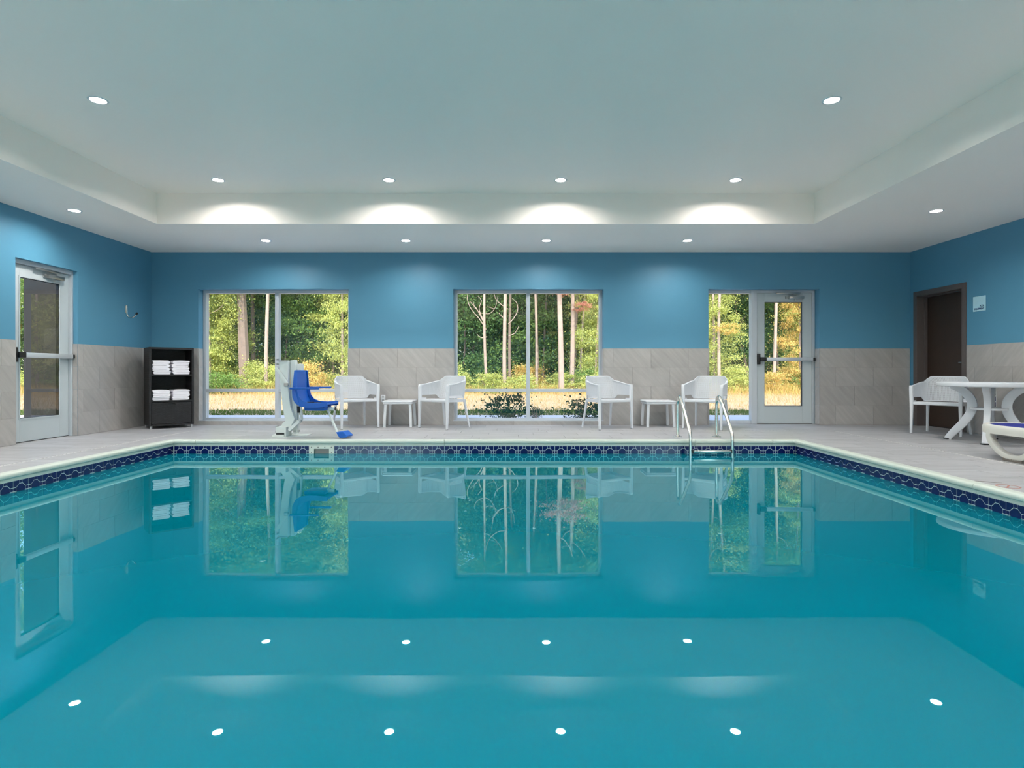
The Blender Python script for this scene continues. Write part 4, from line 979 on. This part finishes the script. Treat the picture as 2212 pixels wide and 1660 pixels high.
tree(1537, 25, 6, 1, 'pale ivy-ringed trunk at the side light edge', BARK, 8, [('mid', G2, .9, .8, .35, .4), ('tall', G2, 5.4, .8, .6, .5)], b0=.3)
tree(1553, 24.5, 7, 8, 'pale leaning trunk seen through the side light', BARK, 8, [('mid', G1, 5.2, 1.1, .3, .6), ('spray', G4, 2.5, .6, .1, -.3)], b0=.35)
tree(1614, 28, 6, -22, 'fallen dead stem leaning across the green thicket', BARKD, 6, None, 6.5, b0=.4)
tree(1672, 24.5, 7, 2, 'straight pale trunk seen through the exit door glass', BARK, 9, [('tall', G1, 6.2, .8, 0, .6)], b0=.45, curl=.4, seed=31)
tree(1684, 27, 5, -5, 'slanting thin trunk behind the exit door trunk', BARKD, 6, TOPC(G1), b0=.3)
tree(1693, 30, 9, -1, 'darker trunk behind the exit door glass', BARKD, 6, TOPC(G3), b0=.3)
tree(1722, 25.5, 4, 2, 'orange-leaved sapling glowing at the exit door edge', BARKD, 6, [('mid', G4, .3, (.6, .6, 1.0), .15, 0), ('mid', G2, 3.0, .7, .4, .2), ('tall', G2, 6.0, .8, .5, .6)])
# thicket of young leafy trees between the trunks
k = 0
for px, D, m, z, sc in [(478, 27, G2, .1, 1.0), (498, 30, G1, .6, 1.2), (470, 29, G2, 3.2, 1.2), (560, 31, G3, .2, 1.2), (560, 30, G1, 2.6, 1.1), (612, 31, G1, 0, 1.3), (610, 29, G1, 2.8, 1.1), (668, 30, G3, .2, 1.4), (690, 28.5, G1, 1.4, 1.2),
                        (716, 30, G1, 0, 1.3), (725, 28.5, G1, 3.0, 1.2), (745, 27.5, G2, 1.5, 1.0), (1000, 29, G3, 0, 1.5), (1020, 30, G3, 2.2, 1.4), (1072, 31, G3, 0, 1.5), (1085, 30, G3, 2.8, 1.4),
                        (1125, 30, G1, 0, 1.4), (1130, 31, G3, 2.4, 1.3), (1165, 31, G1, 0, 1.4), (1190, 30.5, G2, 0, 1.1), (1185, 31, G1, 2.6, 1.3), (1222, 30, G3, 0, 1.3), (1270, 30, G2, 0, 1.2), (1265, 31, G1, 2.4, 1.2), (1290, 28, G2, 1.8, .9),
                        (1545, 30, G2, 0, 1.2), (1575, 30, G1, 0, 1.5), (1600, 29, G3, 1.0, 1.4), (1590, 31, G1, 2.6, 1.3), (1625, 30, G1, 2.0, 1.3), (1655, 30, G1, 0, 1.3), (1660, 29, G1, 2.2, 1.2), (1695, 32, G1, 0, 1.5), (1715, 29, G2, 1.0, 1.0), (1700, 31, G1, 2.8, 1.3), (1745, 29, G2, 0, 1.3)]:
    t = thing('young_tree', {G1: 'mid green leafy young tree', G2: 'yellow-green leafy young tree', G3: 'deep green leafy young tree', G4: 'orange leafy young tree'}[m] + ' filling the woods between the bare trunks', 'tree', (PX(px, D), D, ZG - .02), 0, 'leafy young trees between the trunks')
    hh = z + 4.2 * sc; link('trunk', trunk_mesh(hh, .05, rt_.uniform(-.3, .3), k, 5, .3, BARKD), t)
    foliage(t, 'mid', k, m, z, sc, rt_.uniform(0, 6.28)); k += 1
for i in range(26):                                     # closed tree line behind
    x = -36 + i * 2.55 + rt_.uniform(-.6, .6); y = 36 + rt_.uniform(-2, 2.5)
    t = thing('woodland_tree', 'tall dark leafy tree in the closed woodland behind', 'tree', (x, y, ZG - .02), 0, 'closed row of trees at the back of the woods')
    if i == 0: BACKT = trunk_mesh(7.5, .14, .3, 40, 8, .3, BARKD)
    link('trunk', BACKT, t)
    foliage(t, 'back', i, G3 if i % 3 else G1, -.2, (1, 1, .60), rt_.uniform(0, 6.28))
for i in range(22):                                     # upper canopy of the front rows
    x = -26 + i * 2.15 + rt_.uniform(-.5, .5); y = 30.5 + rt_.uniform(-1.2, 1.5)
    t = thing('canopy_tree', ('tall tree with a mid green crown', 'tall tree with a pale sunlit crown', 'tall tree with a pale sunlit crown', 'tall tree with a pale sunlit crown')[i % 4] + ' above the bare trunks', 'tree', (x, y, ZG - .02), 0, 'tall trees with sunlit crowns')
    if i == 0: CT = trunk_mesh(12, .09, .4, 77, 8, .4, BARKD)
    link('trunk', CT, t)
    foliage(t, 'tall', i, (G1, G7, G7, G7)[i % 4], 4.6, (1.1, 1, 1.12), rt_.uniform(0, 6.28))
# brush along the edge of the field
for i in range(46):
    x = -25 + i * 1.0 + rt_.uniform(-.4, .4); y = 24.2 + rt_.uniform(-1.0, 2.8)
    if abs(x - PX(1208, 23.5)) < .5 and y < 23.6: y += 1.2
    m = (G2, G4, G2, G1, G2)[i % 5]
    t = thing('brush_shrub', {G2: 'yellow-green brush shrub at the sunny edge of the woods', G4: 'orange brush shrub at the sunny edge of the woods', G1: 'green brush shrub at the sunny edge of the woods'}[m], 'shrub', (x, y, ZG - .02), 0, {G2: 'yellow-green brush', G4: 'orange brush', G1: 'green brush'}[m])
    st_ = MB()
    for q_ in range(4):
        a_ = rt_.uniform(0, 6.28); st_.tube([(0, 0, 0), (.3 * math.cos(a_), .3 * math.sin(a_), .45), (.5 * math.cos(a_), .5 * math.sin(a_), .9)], [.012, .009, .004], 4)
    st_.build('stem', BARKD, t)
    foliage(t, 'shrub', i, m, .02, (rt_.uniform(.75, 1.25), rt_.uniform(.75, 1.1), rt_.uniform(.5, 1.15)), rt_.uniform(0, 6.28))
# dark shrubs by the patio just outside the middle window
for px, D, sc, lb in ((1097, 10.35, (1.0, .8, .98), 'dark green shrub outside the middle window next to the mullion'), (1262, 10.35, (.95, .8, .8), 'dark green shrub outside the middle window behind the third chair'), (1158, 10.1, (.28, .3, .55), 'tiny sprig of dark leaves outside the middle window')):
    t = thing('patio_shrub', lb, 'shrub', (PX(px, D), D, ZG))
    st_ = MB()
    for q_ in range(6):
        a_ = rt_.uniform(0, 6.28); e_ = .36 * sc[0]; st_.tube([(0, 0, 0), (e_ * .5 * math.cos(a_), e_ * .5 * math.sin(a_), .25 * sc[2]), (e_ * math.cos(a_), e_ * math.sin(a_), .5 * sc[2])], [.007, .005, .003], 4)
    st_.build('stem', BARKD, t)
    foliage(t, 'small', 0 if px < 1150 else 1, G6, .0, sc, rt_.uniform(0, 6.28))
